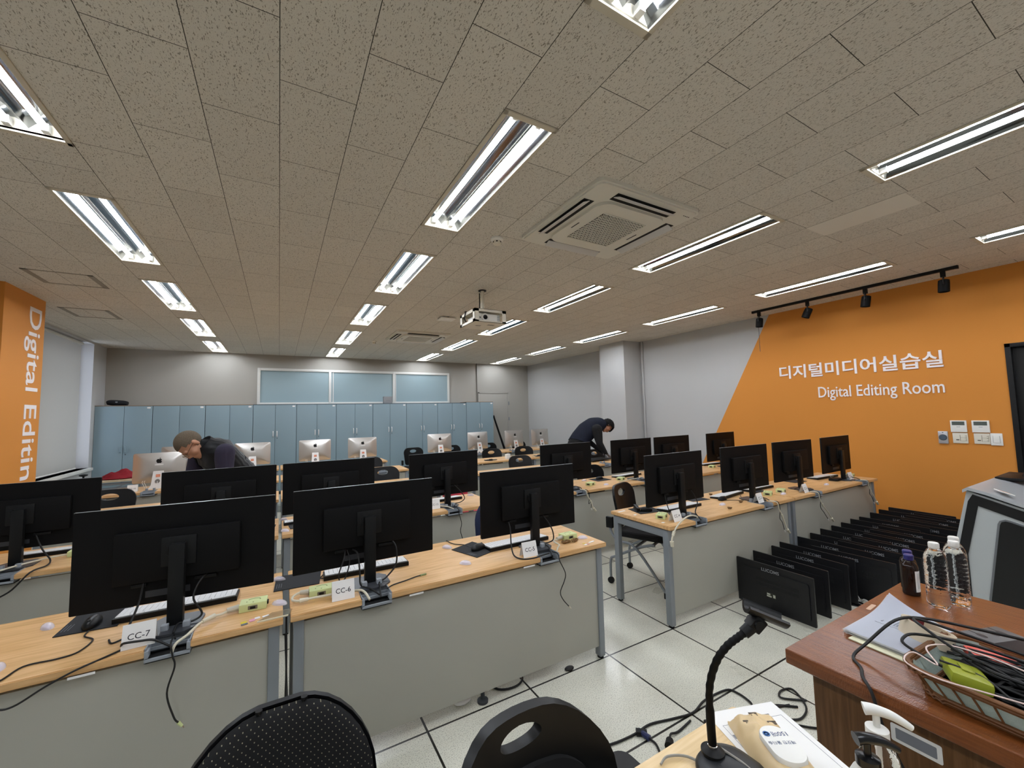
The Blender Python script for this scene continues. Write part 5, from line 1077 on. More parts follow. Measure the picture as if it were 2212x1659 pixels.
def tonic(x, y, label, lab=True):
    t = thing('tonic_bottle', label, 'bottle', (x, y, BZ + .0005), .6, 'brown glass bottles with blue caps')
    bm = BM(); lathe(bm, [(.002, 0), (.024, 0), (.027, .004), (.027, .105), (.024, .118), (.0135, .130), (.0125, .138)], 28); obj('bottle_body', bm, mat('brown_glass', '#1d0d07', .08), t)
    bm = BM(); lathe(bm, [(.0145, .135), (.0155, .137), (.0155, .153), (.013, .156), (.001, .156)], 24); obj('cap', bm, mat('blue_cap', '#2a2c6e', .35), t)
    bm = BM(); rings = []
    for z in (.018, .098): rings.append([bm.verts.new((.0273 * math.cos(a), .0273 * math.sin(a), z)) for a in [(-2.9 + i * .2) for i in range(17)]])
    for i in range(16): bm.faces.new((rings[0][i], rings[0][i + 1], rings[1][i + 1], rings[1][i]))
    lb = obj('label', bm, PAPER, t)
    bm = BM()
    for k, (a0, a1, z0, z1) in enumerate(((-2.6, -2.2, .03, .09), (-1.4, -.9, .03, .08))):
        v = [bm.verts.new((.0276 * math.cos(a), .0276 * math.sin(a), z)) for a, z in ((a0, z0), (a1, z0), (a1, z1), (a0, z1))]; bm.faces.new(v)
    obj('label_print', bm, mat('label_grey', '#9aa0a6', .6), lb)
tonic(2.215, .683, 'brown glass bottle with a blue cap right beside the water bottles'); tonic(2.275, .705, 'brown glass bottle with a blue cap hidden behind its twin')
# stack of printed sheets, curled at the corner
t = thing('paper_stack', 'stack of printed white sheets with a curled corner on the brown desk', 'paper', (1.79, .575, BZ + .001), -.08)
def sheet(bm, W, D, z, curl, N=16, dx=0, dy=0, th=.0004):
    V = {}
    for i in range(N + 1):
        for j in range(N + 1):
            a, b = i / N, j / N; x, y = (a - .5) * W, (b - .5) * D
            d = max(0, a * .75 + b * .75 - .80); V[i, j] = bm.verts.new((x + dx - curl * d * .35, y + dy - curl * .2 * d, z + curl * d * d * 1.8 + .004 * math.sin(a * 6) * (1 if curl else 0)))
    for i in range(N):
        for j in range(N): bm.faces.new((V[i, j], V[i + 1, j], V[i + 1, j + 1], V[i, j + 1]))
bm = BM(); box(bm, -.17, .13, -.122, .082, 0, .003); obj('yellowed_sheet', bm, mat('cream_paper', '#e6e3c4', .85), t)
for k in range(4):
    bm = BM(); sheet(bm, .297, .21, .006 + .004 * k, .055 + .006 * k, 16, .003 * math.sin(k * 2), .003 * math.cos(k * 3)); bmesh.ops.solidify(bm, geom=bm.faces[:], thickness=.0012); top = obj('sheet', bm, PAPER if k < 3 else mat('bluish_paper', '#e2e5ee', .85), t)
bm = BM(); zt = .0245
rg = random.Random(4)
for x0, x1, y0, y1 in ((-.02, .13, .078, .0788), (-.02, -.0192, -.06, .078), (.095, .0958, -.06, .07)): box(bm, min(x0, x1), max(x0, x1), y0, y1, zt, zt + .0006)
for r_, (y, n_) in enumerate(((.062, 9), (.030, 6), (.022, 7), (.0, 7), (-.008, 8), (-.016, 6))):
    x = .0
    for i in range(n_):
        w_ = rg.uniform(.004, .011)
        if x + w_ > .085: break
        box(bm, x, x + w_, y, y + (.008 if r_ == 0 else .003), zt, zt + .0006); x += w_ + .0025
obj('print', bm, PRINT_G, top)
# roll of tape leaning on the basket
t = thing('tape_roll', 'roll of clear tape leaning against the wicker basket', 'tape', (1.705, .500, BZ + .072), 0); TT = Rz(.1) @ Rx(.20) @ Ry(.22)
bm = BM(); R0, R1 = .052, .060; rings = []
for r, z in ((R0, -.022), (R1, -.022), (R1, .022), (R0, .022)): rings.append(ring(bm, Vector((0, 0, z)), Vector((1, 0, 0)), Vector((0, 1, 0)), r, r, 40))
skin(bm, rings, cyc=True); xf(bm.verts, TT); obj('tape_film', bm, mat('tape_cream', '#d9cdb6', .25), t)
bm = BM(); rings = []
for r, z in ((.047, -.022), (R0, -.022), (R0, .0222), (.047, .0222)): rings.append(ring(bm, Vector((0, 0, z)), Vector((1, 0, 0)), Vector((0, 1, 0)), r, r, 40))
skin(bm, rings, cyc=True); xf(bm.verts, TT); cr = obj('core', bm, mat('core_card', '#b9a58c', .7), t)
bm = BM()
for a0, a1, z0, z1 in ((.3, 1.3, -.02, .02), (3.6, 4.4, -.02, -.008)):
    q = 10; A = [bm.verts.new((.0467 * math.cos(a0 + (a1 - a0) * i / q), .0467 * math.sin(a0 + (a1 - a0) * i / q), z0)) for i in range(q + 1)]; B = [bm.verts.new((v.co.x, v.co.y, z1)) for v in A]
    for i in range(q): bm.faces.new((A[i], A[i + 1], B[i + 1], B[i]))
xf(bm.verts, TT); obj('core_print', bm, mat('maroon_print', '#6d1f22', .6), cr)
# grey earphone carton and coral packet
t = thing('earphone_carton', 'dark grey carton printed with earphones, standing behind the basket', 'box', (1.90, .408, BZ + .001), -.36)
bm = BM(); box(bm, -.075, .075, -.036, .036, 0, .052, .0015); obj('carton', bm, mat('carton_grey', '#5d5b5b', .45), t)
bm = BM()
for x in (-.035, .01, .04): ell(bm, (x, .002, .0525), .009, .014, .0006); box(bm, x - .001, x + .001, .012, .034, .052, .0528)
obj('earphone_print', bm, mat('carton_print', '#2d2524', .5), t)
bm = BM(); box(bm, -.07, .03, -.03, .03, 0, .018, .006); tag(obj('coral_packet', bm, mat('coral_plastic', '#d8574a', .3), None, (1.735, .362, BZ + .045), (.2, .1, -.7)), 'shiny coral red packet lying on the cables in the basket', 'packet')
# wicker basket full of cables
KX, KY = 1.60, .225
t = thing('wicker_basket', 'woven brown basket with pale lining, full of tangled cables', 'basket', (KX, KY, BZ + .0005), -.05)
WICK = mat('wicker_brown', '#6d4522', .55); LINE = mat('pale_mint_lining', '#c3cfc9', .85, var=.05, vscale=40, bump=.3, bscale=200)
def rim(w, d, r, z, n=8): return [(x, y, z) for x, y in rrect(w, d, r, n)]
bm = BM(); a, b = rrect(.26, .44, .05, 6), rrect(.31, .49, .06, 6); A = [bm.verts.new((x, y, .008)) for x, y in a]; B = [bm.verts.new((x, y, .068)) for x, y in b]; n = len(A)
for i in range(n): bm.faces.new((A[i], A[(i + 1) % n], B[(i + 1) % n], B[i]))
bm.faces.new(A[::-1]); bmesh.ops.solidify(bm, geom=bm.faces[:], thickness=.004); obj('lining', bm, LINE, t)
bm = BM()
for z, f in ((.006, 0), (.014, .08), (.064, .9), (.072, 1.0)):
    w_, d_ = .268 + .055 * f, .448 + .055 * f; P = rim(w_, d_, .055, z); tube(bm, P, .006, 8, 0, True)
    P2 = [(x * 1.01, y * 1.01, z2 + .003 * math.sin(i * 2.2)) for i, (x, y, z2) in enumerate(rim(w_ + .006, d_ + .006, .055, z, 14))]; tube(bm, P2, .0035, 6, 0, True)
obj('woven_rim', bm, WICK, t)
bm = BM(); A, B = rrect(.272, .452, .055, 9), rrect(.32, .50, .06, 9)
pa = []
for ring_ in (A, B):
    dense = []
    for i in range(len(ring_)):
        p, q = Vector(ring_[i]), Vector(ring_[(i + 1) % len(ring_)]); k = max(1, int((q - p).length / .019)); dense.append([tuple(p.lerp(q, j / k)) for j in range(k)])
    pa.append(ring_)
def along(poly, s):
    L = [(Vector(poly[(i + 1) % len(poly)]) - Vector(poly[i])).length for i in range(len(poly))]; tot = sum(L); s = s % 1 * tot
    for i, l in enumerate(L):
        if s <= l: return Vector(poly[i]).lerp(Vector(poly[(i + 1) % len(poly)]), s / l)
        s -= l
    return Vector(poly[0])
for i in range(44):
    if i % 11 in (4, 5): continue
    p, q = along(A, i / 44), along(B, i / 44); cyl(bm, (p.x, p.y, .010), (q.x, q.y, .068), .0026, n=6)
obj('wicker_lattice', bm, WICK, t)
rg = random.Random(21)
for i in range(26):
    bm = BM(); pts = []; z = .035 + .045 * rg.random(); x0 = rg.uniform(-.10, .10)
    for j in range(7):
        pts.append((KX + max(-.13, min(.13, x0 + rg.uniform(-.05, .05))), KY + .19 - .40 * j / 6 + rg.uniform(-.03, .03), BZ + z + .012 * math.sin(j * 1.7 + i)))
    tube(bm, pts, rg.choice((.0028, .0035, .0042)), 7, 6)
    tag(obj('cable', bm, RUBBER), 'black cable tangled in the wicker basket', 'cable', 'black cables heaped in the basket')
cable([(1.86, .30, .885), (1.78, .42, .90), (1.70, .50, .915), (1.64, .55, .905), (1.57, .60, .835), (1.515, .615, BZ + .006), (1.47, .58, BZ + .006), (1.425, .56, BZ + .006), (1.394, .53, .79), (1.392, .505, .70), (1.405, .44, .55), (1.43, .38, .42), (1.40, .34, .25)], .0042, RUBBER, 'black cable running from the basket down the side of the brown desk', ends=[('plug', (1.43, .38, .42), (1.40, .34, .25), .012, BLACK)])
cable([(1.70, .18, .87), (1.66, .36, .90), (1.60, .48, .905), (1.55, .505, .90), (1.535, .49, .885), (1.545, .40, .86), (1.60, .28, .85)], .0038, RUBBER, 'black cable arching over the near corner of the basket')
cable([(1.75, .22, .875), (1.70, .40, .905), (1.64, .50, .93), (1.60, .47, .925), (1.60, .38, .885), (1.66, .26, .86)], .0038, RUBBER, 'black cable arching highest over the basket')
PINK = mat('pale_pink_cable', '#d9c2ba', .5)
cable([(1.49, .235, .878), (1.445, .33, .884), (1.43, .41, .880), (1.455, .475, .880), (1.50, .47, .892), (1.485, .42, .888), (1.54, .455, .90), (1.60, .42, .902), (1.62, .34, .896), (1.60, .26, .892), (1.55, .215, .888), (1.51, .22, .882)], .0019, PINK, 'pale pink earphone cable looped over the basket rim', ends=[('earbud', (1.515, .225, .884), (1.50, .232, .884), .008, PINK), ('earbud', (1.508, .205, .882), (1.492, .21, .88), .008, PINK)])
bm = BM(); box(bm, -.055, .055, -.038, .038, 0, .03, .01); o = tag(obj('lime_case', bm, mat('lime_green_plastic', '#8d9526', .35), None, (1.535, .385, BZ + .050), (.18, .1, .45)), 'lime green plastic case half buried in the basket', 'case')
bm = BM(); box(bm, -.02, .025, -.012, .012, .03, .034, .003); obj('case_latch', bm, mat('lime_green_plastic', '#9fa824', .35), o)

# ---------------------------------------------------------------- pale desk with the microphone
t = thing('pale_desk', 'pale wood-topped desk under the microphone', 'desk', (0, 0, 0))
PX0, PX1, PY0, PY1, PZ = -.35, 1.128, .10, .755, .722
bm = BM(); prism(bm, rrect(PX1 - PX0, PY1 - PY0, .012, 4, (PX0 + PX1) / 2, (PY0 + PY1) / 2), PZ - .025, PZ); obj('desk_top', bm, PALE, t)
for x in (PX0 + .06, PX1 - .06):
    for y in (PY0 + .06, PY1 - .06):
        bm = BM(); box(bm, x - .02, x + .02, y - .02, y + .02, 0, PZ - .025, .003); obj('leg', bm, STEEL, t)
bm = BM(); box(bm, PX0 + .06, PX1 - .06, PY1 - .07, PY1 - .05, PZ - .07, PZ - .025); box(bm, PX0 + .06, PX1 - .06, PY0 + .05, PY0 + .07, PZ - .07, PZ - .025); obj('apron_rail', bm, STEEL, t)
PT = PZ + .0008
t = thing('gooseneck_microphone', 'black gooseneck microphone on a domed base on the pale desk', 'microphone', (.905, .655, PT), 0)
bm = BM(); pts = rrect(.142, .165, .062, 9); rings = []
for f, z in ((1, 0), (1, .008), (.93, .017), (.7, .024), (.3, .028), (.02, .029)): rings.append([bm.verts.new((x * f + .008, y * f - .04, z)) for x, y in pts])
skin(bm, rings); obj('microphone_base', bm, mat('dark_metal_base', '#26282b', .42, metal=.2), t, sharp=50)
bm = BM(); lathe(bm, [(.026, .026), (.026, .032), (.018, .038), (.011, .041)], 26, c=(0, .01, 0)); obj('neck_socket', bm, BLACK, t)
bm = BM(); lathe(bm, [(.0115, .038), (.0115, .044), (.009, .046)], 22, c=(0, .01, 0)); obj('chrome_ring', bm, CHROME, t)
neck = [(0, .01, .042), (-.010, .004, .11), (-.020, -.006, .19), (-.019, -.026, .255), (-.002, -.043, .292), (.022, -.057, .312), (.040, -.066, .324)]
bm = BM(); P = smooth_path(neck, 14); tube(bm, P, lambda f: .0098 if f < .22 else .0082 + .0006 * math.sin(f * 420), 12, 0); obj('gooseneck', bm, BLACK_M, t)
bm = BM(); cyl(bm, (.034, -.063, .320), (.054, -.073, .336), .0125, .0135, 16); obj('collar', bm, BLACK, t)
TH = Tr(.060, -.076, .342) @ Rz(-.45) @ Ry(-.75)
bm = BM(); box(bm, -.016, .018, -.013, .013, -.016, .014, .004, T=TH); cyl(bm, TH @ Vector((0, -.017, 0)), TH @ Vector((0, .017, 0)), .011); obj('swivel_clamp', bm, BLACK, t)
bm = BM(); TC = Tr(.082, -.086, .358) @ Rz(-.75) @ Ry(.35)
prof = []
for i in range(13): a = math.radians(200 + 140 * i / 12); prof.append((.031 * math.cos(a), .020 + .031 * math.sin(a)))
ins = [(x * .74, .020 + (z - .020) * .74) for x, z in prof]
prism(bm, prof + ins[::-1], -.042, .042, T=TC @ Matrix(((0, 0, 1, 0), (1, 0, 0, 0), (0, 1, 0, 0), (0, 0, 0, 1)))); obj('microphone_cradle', bm, BLACK_S, t)
bm = BM(); cyl(bm, TC @ Vector((-.005, 0, -.016)), TC @ Vector((-.02, 0, .0)), .010); obj('cradle_stem', bm, BLACK, t)
bm = BM(); prism(bm, [(-.012, -.055), (.018, -.055), (.028, -.018), (-.020, -.018)], .0262, .0272, T=None); obj('badge_plate', bm, BLACK, t)
obj('maker_lettering', text_bm('APRO', .022, None, .0004, .01, Tr(.006, -.052, .0274), 'CENTER'), SILVER_T, t)
bm = BM(); tube(bm, [(-.02, .0, .004), (-.04, .05, .006), (-.08, .075, .006), (-.11, .07, .004)], .0028, 6, 5); tube(bm, [(.016, .012, .034), (.024, -.01, .030), (.03, -.05, .027), (.03, -.09, .02)], .0028, 6, 5); obj('grey_lead', bm, GREYC, t)
# printed sheet and the pack of wipes
t = thing('printed_sheet', 'white printed form lying under the pack of wipes', 'paper', (1.085, .60, PT), -.33)
bm = BM(); box(bm, -.105, .105, -.15, .15, 0, .0006); obj('sheet', bm, PAPER, t)
bm = BM()
for x0, x1, y0, y1 in ((-.09, .09, .10, .1008), (-.09, -.0892, -.13, .10), (.089, .09, -.13, .10)): box(bm, x0, x1, y0, y1, .0006, .0009)
for k in range(3): box(bm, -.05 + k * .03, .0 + k * .03, .108, .112, .0006, .0009)
obj('form_lines', bm, PRINT_G, t)
bm = BM()
for k in range(5): box(bm, -.088, -.02, .055 - k * .030 - (.03 if k > 1 else 0), .068 - k * .030 - (.03 if k > 1 else 0), .0006, .0009)
obj('grey_bars', bm, mat('bar_grey', '#8f9096', .7), t)
t = thing('wipes_pack', 'cream pack of wet wipes with a white lid on the pale desk', 'wipes', (1.035, .585, PT + .001), -.52)
CREAM = mat('cream_film', '#d9bf92', .35, bump=.25, bscale=25)
bm = BM(); NX, NY = 24, 40; V = {}; Wd, Ln = .115, .25
rg = random.Random(9)
def wz(a, b):
    e = max(0, 1 - abs(a) ** 3.2) * max(0, 1 - max(0, (abs(b) - .62) / .38) ** 1.6)
    return .006 + .046 * e ** .7 + (.006 * math.sin(a * 9 + b * 5) * math.sin(b * 13) if b > .35 else .002 * math.sin(a * 7) * math.sin(b * 9))
for s in (1, 0):
    for i in range(NX + 1):
        for j in range(NY + 1):
            a, b = i / NX * 2 - 1, j / NY * 2 - 1; wv = 1 - .10 * max(0, abs(b) - .6)
            V[s, i, j] = bm.verts.new((a * Wd / 2 * wv, b * Ln / 2, max(.003, wz(a, b)) if s else .0))
for s in (1, 0):
    for i in range(NX):
        for j in range(NY):
            q = [V[s, i, j], V[s, i + 1, j], V[s, i + 1, j + 1], V[s, i, j + 1]]; bm.faces.new(q if s else q[::-1])
for i in range(NX): bm.faces.new((V[0, i, 0], V[0, i + 1, 0], V[1, i + 1, 0], V[1, i, 0])); bm.faces.new((V[1, i, NY], V[1, i + 1, NY], V[0, i + 1, NY], V[0, i, NY]))
for j in range(NY): bm.faces.new((V[1, 0, j], V[1, 0, j + 1], V[0, 0, j + 1], V[0, 0, j])); bm.faces.new((V[0, NX, j], V[0, NX, j + 1], V[1, NX, j + 1], V[1, NX, j]))
obj('film_pack', bm, CREAM, t, sharp=60)
bm = BM(); pts = rrect(.072, .112, .034, 9); rings = []
for f, z in ((1, .048), (1, .056), (.96, .0595), (.4, .060), (.02, .060)): rings.append([bm.verts.new((x * f, y * f - .018, z)) for x, y in pts])
skin(bm, rings); lid = obj('lid', bm, WHITE, t, sharp=50)
INK = mat('blue_ink', '#34466f', .6)
RT = Tr(0, -.018, .0602) @ Rz(PI - .0) 
obj('lid_lettering', text_bm('깨끗한 물티슈', .062, None, 0, .008, RT @ Tr(.0, -.006, 0), 'CENTER'), INK, lid); 
bm = text_bm('150매', .036, None, 0, .008, RT @ Tr(-.010, -.034, 0), 'CENTER'); obj('lid_lettering', bm, INK, lid)
bm = BM(); lathe(bm, [(.008, 0), (.008, .0004), (.0055, .0004), (.0055, 0)], 22, RT @ Tr(.020, -.028, 0)); ell(bm, tuple(RT @ Vector((.020, -.028, 0))), .003, .003, .0004); obj('lid_emblem', bm, mat('blue_emblem', '#3f6ca8', .5), lid)
bm = BM()
for k, (x, y) in enumerate(((-.03, .075), (-.01, .085), (.02, .055), (.035, -.09), (-.04, -.07))):
    z = wz(x / (Wd / 2), y / (Ln / 2)) + .001; box(bm, x - .010, x + .010, y - .002, y + .002, z - .001, z + .0006); box(bm, x - .006, x + .009, y - .009, y - .005, z - .001, z + .0006)
obj('film_print', bm, mat('taupe_ink', '#5b5148', .7), t)
# pump bottles
def pump_bottle(label, x, y, H, R, body_m, pump_m, rz, liquid=None, name='pump_bottle', px=0.0):
    t = thing(name, label, 'bottle', (x, y, PT), rz)
    bm = BM(); lathe(bm, [(R * .85, 0), (R, .006), (R, H * .55), (R * .93, H * .66), (R * .66, H * .78), (R * .40, H * .83), (R * .38, H * .86)], 36); obj('bottle_body', bm, body_m, t, sharp=60)
    if liquid:
        bm = BM(); lathe(bm, [(R * .8, .004), (R * .93, .009), (R * .93, H * .30), (.001, H * .30)], 30); obj('gel', bm, liquid, t)
        bm = BM(); cyl(bm, (0, 0, .02), (0, 0, H * .86), .0045, n=10); obj('dip_tube', bm, WHITE, t)
    bm = BM(); lathe(bm, [(.0185, H * .84), (.0195, H * .845), (.0195, H * .93), (.012, H * .945), (.010, H * .95)], 26); obj('collar', bm, pump_m, t)
    bm = BM(); cyl(bm, (0, 0, H * .94), (0, 0, H * 1.09), .0062, n=14); obj('plunger', bm, pump_m, t)
    bm = BM(); tube(bm, [(-.020, 0, H * 1.11), (-.004, 0, H * 1.12), (.022, 0, H * 1.10), (.042, 0, H * 1.055), (.056, 0, H * 1.01)], lambda f: .0115 - .0055 * f, 12, 6); xf(bm.verts, Matrix.Identity(4)); obj('nozzle', bm, pump_m, t)
    return t
GEL = mat('clear_gel', '#eef2f2', .05, trans=1, ior=1.34)
pump_bottle('clear bottle with a white pump beside the brown desk side', 1.083, .408, .186, .034, PET, WHITE, -.95, GEL)
t = pump_bottle('white bottle with a glossy black pump at the bottom edge of the view', 0.992, .392, .178, .037, WHITE, mat('gloss_black', '#0c0c0e', .25), -.6)
bm = BM(); ell(bm, (.012, -.0345, .115), .014, .005, .018); obj('red_mark', bm, mat('red_print', '#a8202a', .4), t)
bm = BM(); ell(bm, (0, 0, .02), .022, .016, .022); tag(obj('coral_stopper', bm, mat('coral_plastic_b', '#e06a4e', .4), None, (.935, .43, PT)), 'small coral cap peeking at the bottom edge beside the white bottle', 'cap')

# ---------------------------------------------------------------- on the floor
def fl(pts): return [(x, y, .007) for x, y in pts]
cable(fl([(1.20, 1.62), (1.35, 1.55), (1.50, 1.53), (1.62, 1.535), (1.75, 1.50), (1.87, 1.475), (2.0, 1.50), (2.17, 1.49), (2.20, 1.44), (2.19, 1.37), (2.16, 1.33), (2.20, 1.30), (2.27, 1.29), (2.36, 1.22)]), .0055, RUBBER, 'long black cable along the floor between the chair and the brown desk', ends=[('plug', (1.52, 1.53, .012), (1.56, 1.50, .012), .018, BLACK)])
cable(fl([(2.45, 1.22), (2.36, 1.30), (2.42, 1.33), (2.48, 1.30), (2.40, 1.20), (2.30, 1.17), (2.24, 1.19), (2.20, 1.24), (2.24, 1.28), (2.34, 1.25)]), .005, RUBBER, 'black cable coiled on the floor beside the brown desk')
cable(fl([(2.10, 1.22), (2.18, 1.20), (2.26, 1.12), (2.33, 1.06), (2.40, 1.0), (2.34, .98), (2.22, 1.04), (2.16, 1.10)]), .005, RUBBER, 'second black cable coil on the floor nearer the pale desk')
cable(fl([(1.50, 1.36), (1.53, 1.40), (1.55, 1.44), (1.545, 1.48)]), .005, RUBBER, 'short black lead with a dark blue plug on the floor by the chair', ends=[('plug', (1.545, 1.47, .012), (1.535, 1.53, .016), .014, mat('dark_blue_plug', '#1c2550', .4))])
t = thing('power_plug', 'round black mains plug lying on the floor by the pale desk', 'plug', (1.60, 1.40, .0), .6)
bm = BM(); cyl(bm, (-.03, 0, .02), (.01, 0, .02), .02, .017, 16); obj('plug_body', bm, BLACK, t); bm = BM(); cyl(bm, (-.05, -.009, .02), (-.03, -.009, .02), .0024); cyl(bm, (-.05, .009, .02), (-.03, .009, .02), .0024); obj('plug_pins', bm, CHROME, t)
bm = BM(); tube(bm, [(.01, 0, .02), (.06, .0, .014), (.10, -.03, .007), (.2, -.08, .007)], .005, 8, 5); obj('lead', bm, RUBBER, t)
bm = BM(); box(bm, -.05, .05, -.018, .018, 0, .03, .006); t = tag(obj('inline_switch', bm, BLACK, None, (1.88, 1.36, 0), (0, 0, -.5)), 'black cable coupler on the floor behind the microphone neck', 'coupler'); bm = BM(); cyl(bm, (.05, 0, .012), (.09, 0, .008), .008); obj('strain_relief', bm, BLACK, t)
cable(fl([(1.05, 2.30), (1.10, 2.16), (1.20, 2.13), (1.27, 2.18), (1.28, 2.30)]), .006, RUBBER, 'black cable loop under the CC-5 desk panel')
cable(fl([(2.05, 3.30), (2.15, 3.36), (2.35, 3.38), (2.6, 3.42)]), .006, RUBBER, 'black cable on the floor under the second-row desk by the aisle')
t = thing('floor_stand', 'small dark floor stand foot under the CC-6 and CC-5 desk panel', 'stand', (.985, 2.125, 0)); bm = BM(); lathe(bm, [(.03, 0), (.03, .012), (.012, .02), (.008, .10), (.006, .25)], 18); obj('post', bm, STEEL_D, t)
bm = BM(); ell(bm, (0, 0, .018), .05, .03, .018, u=14, v=8)
rg = random.Random(2)
for v in bm.verts: v.co *= 1 + .18 * (rg.random() - .5); v.co.z = max(0, v.co.z)
tag(obj('crumpled_tissue', bm, PAPER, None, (.885, 2.17, 0)), 'crumpled white tissue under the nearest desk panel', 'tissue')
bm = BM(); ell(bm, (0, 0, .006), .032, .02, .012); tag(obj('rubber_foot', bm, RUBBER, None, (1.555, 2.10, 0)), 'small black rubber piece on the floor line before the CC-5 desk', 'rubber piece')
cable([(.04, 2.10, .70), (.042, 2.08, .5), (.039, 2.085, .25), (.043, 2.10, .01)], .004, RUBBER, 'black cable hanging in the gap between the two nearest desks')
# ---------------------------------------------------------------- the two men
def basis(o, f, u):
    """matrix whose local +Y is the face direction f and +Z the crown direction u"""
    f = Vector(f).normalized(); u = Vector(u); u = (u - f * u.dot(f)).normalized(); s = f.cross(u)
    return Matrix(((s.x, f.x, u.x, o[0]), (s.y, f.y, u.y, o[1]), (s.z, f.z, u.z, o[2]), (0, 0, 0, 1)))
def head_shapes(bm, T):
    ell(bm, (0, -.012, .035), .077, .096, .092, T, 24, 14)          # cranium
    ell(bm, (0, .028, -.012), .064, .066, .082, T, 20, 12)          # face block
    ell(bm, (0, .045, -.075), .047, .042, .040, T, 18, 10)          # jaw
    ell(bm, (0, .078, -.094), .022, .018, .018, T, 14, 8)           # chin
    for s in (-1, 1):
        ell(bm, (s * .040, .052, -.030), .028, .030, .030, T, 14, 8)    # cheek
        ell(bm, (s * .030, .082, .022), .026, .012, .010, T, 12, 8)     # brow
        ell(bm, (s * .030, .080, .004), .0135, .010, .010, T, 12, 8)    # eye
        ell(bm, (s * .080, -.012, -.008), .010, .018, .031, T @ Tr(0, 0, 0), 12, 8)   # ear
        ell(bm, (s * .012, .098, -.032), .009, .010, .008, T, 10, 6)    # nostril wing
    skin(bm, [ring(bm, T @ Vector((0, .085 + .022 * k / 5, .016 - .046 * k / 5)), (T.to_3x3() @ Vector((1, 0, 0))), (T.to_3x3() @ Vector((0, 1, 0))), .008 + .005 * k / 5, .012, 10) for k in range(6)])
    ell(bm, (0, .088, -.058), .024, .010, .006, T, 12, 6); ell(bm, (0, .086, -.068), .021, .010, .006, T, 12, 6)   # lips
def limb(bm, pts, radii, flat=None, n=16, k=5):
    P = smooth_path(pts, k); m = len(P); R = []
    for i in range(m):
        t = i / (m - 1) * (len(radii) - 1); a = int(min(t, len(radii) - 2)); R.append(radii[a] + (radii[a + 1] - radii[a]) * (t - a))
    it = iter(R); tube(bm, P, lambda f: R[min(m - 1, round(f * (m - 1)))], n, 0)
    for p, r in ((P[0], R[0]), (P[-1], R[-1])): ell(bm, p, r, r, r, None, 14, 8)
def torso(bm, secs, n=22):
    rings = [ring(bm, Vector(c), Vector(u).normalized(), Vector(v).normalized(), ru, rv, n) for c, u, ru, v, rv in secs]; skin(bm, rings)
def hand(bm, wrist, d, palm_n, curl=.6, size=1.0, side=1):
    """palm, four bent fingers of their own lengths and a thumb off the side"""
    d = Vector(d).normalized(); nn = Vector(palm_n); nn = (nn - d * nn.dot(d)).normalized(); s = d.cross(nn) * side; w = Vector(wrist)
    rings = []
    for t, a, b in ((0, .026, .019), (.03, .036, .017), (.065, .041, .015), (.09, .040, .012)): rings.append(ring(bm, w + d * t * size, s, nn, a * size, b * size, 14))
    skin(bm, rings)
    for i, (off, L) in enumerate(((-.031, .066), (-.0105, .076), (.0105, .071), (.030, .055))):
        p = w + d * .085 * size + s * off * size; a = 0; pts = [p]; dd = (d + s * off * 2.2).normalized()
        for j in range(3):
            a += curl * (.5 + .25 * j); q = dd * math.cos(a) + nn * math.sin(a); p = p + q * L * size * (.45, .32, .23)[j]; pts.append(p)
        limb(bm, pts, [.0092 * size, .0088 * size, .008 * size, .0068 * size], n=10, k=3)
    p = w + d * .02 * size - s * .030 * size; limb(bm, [p, p - s * .028 * size + d * .022 * size + nn * .008, p - s * .036 * size + d * .052 * size + nn * .022], [.0125 * size, .0105 * size, .0085 * size], n=10, k=3)
def body(name, bm, regions, mats, parent, voxel=.0075, smooth=3):
    """fuse the pieces into one continuous surface, then give each face the material of the region it lies in"""
    bmesh.ops.recalc_face_normals(bm, faces=bm.faces[:])
    me = bpy.data.meshes.new(name); bm.to_mesh(me); bm.free(); o = bpy.data.objects.new(name, me); COL.objects.link(o)
    r = o.modifiers.new('r', 'REMESH'); r.mode = 'VOXEL'; r.voxel_size = voxel
    s = o.modifiers.new('s', 'SMOOTH'); s.factor = .5; s.iterations = smooth
    dg = bpy.context.evaluated_depsgraph_get(); dg.update(); m2 = bpy.data.meshes.new_from_object(o.evaluated_get(dg)); bpy.data.objects.remove(o); bpy.data.meshes.remove(me)
    m2.name = name
    for m in mats: m2.materials.append(m)
    segs = [(Vector(a), Vector(b), rr, k) for a, b, rr, k in regions]
    for p in m2.polygons:
        c = p.center; best = 1e9; bi = 0
        for a, b, rr, k in segs:
            ab = b - a; t = max(0, min(1, (c - a).dot(ab) / max(1e-9, ab.length_squared))); dd = (c - a - ab * t).length - rr
            if dd < best: best = dd; bi = k
        p.material_index = bi; p.use_smooth = True
    o = bpy.data.objects.new(name, m2); COL.objects.link(o); o.parent = parent; return o
SKIN = mat('skin', '#b58468', .55, var=.06, vscale=30); SKIN2 = mat('skin_warm', '#a9765c', .55, var=.06, vscale=30)
LIP = mat('lip', '#8f5a4c', .5)
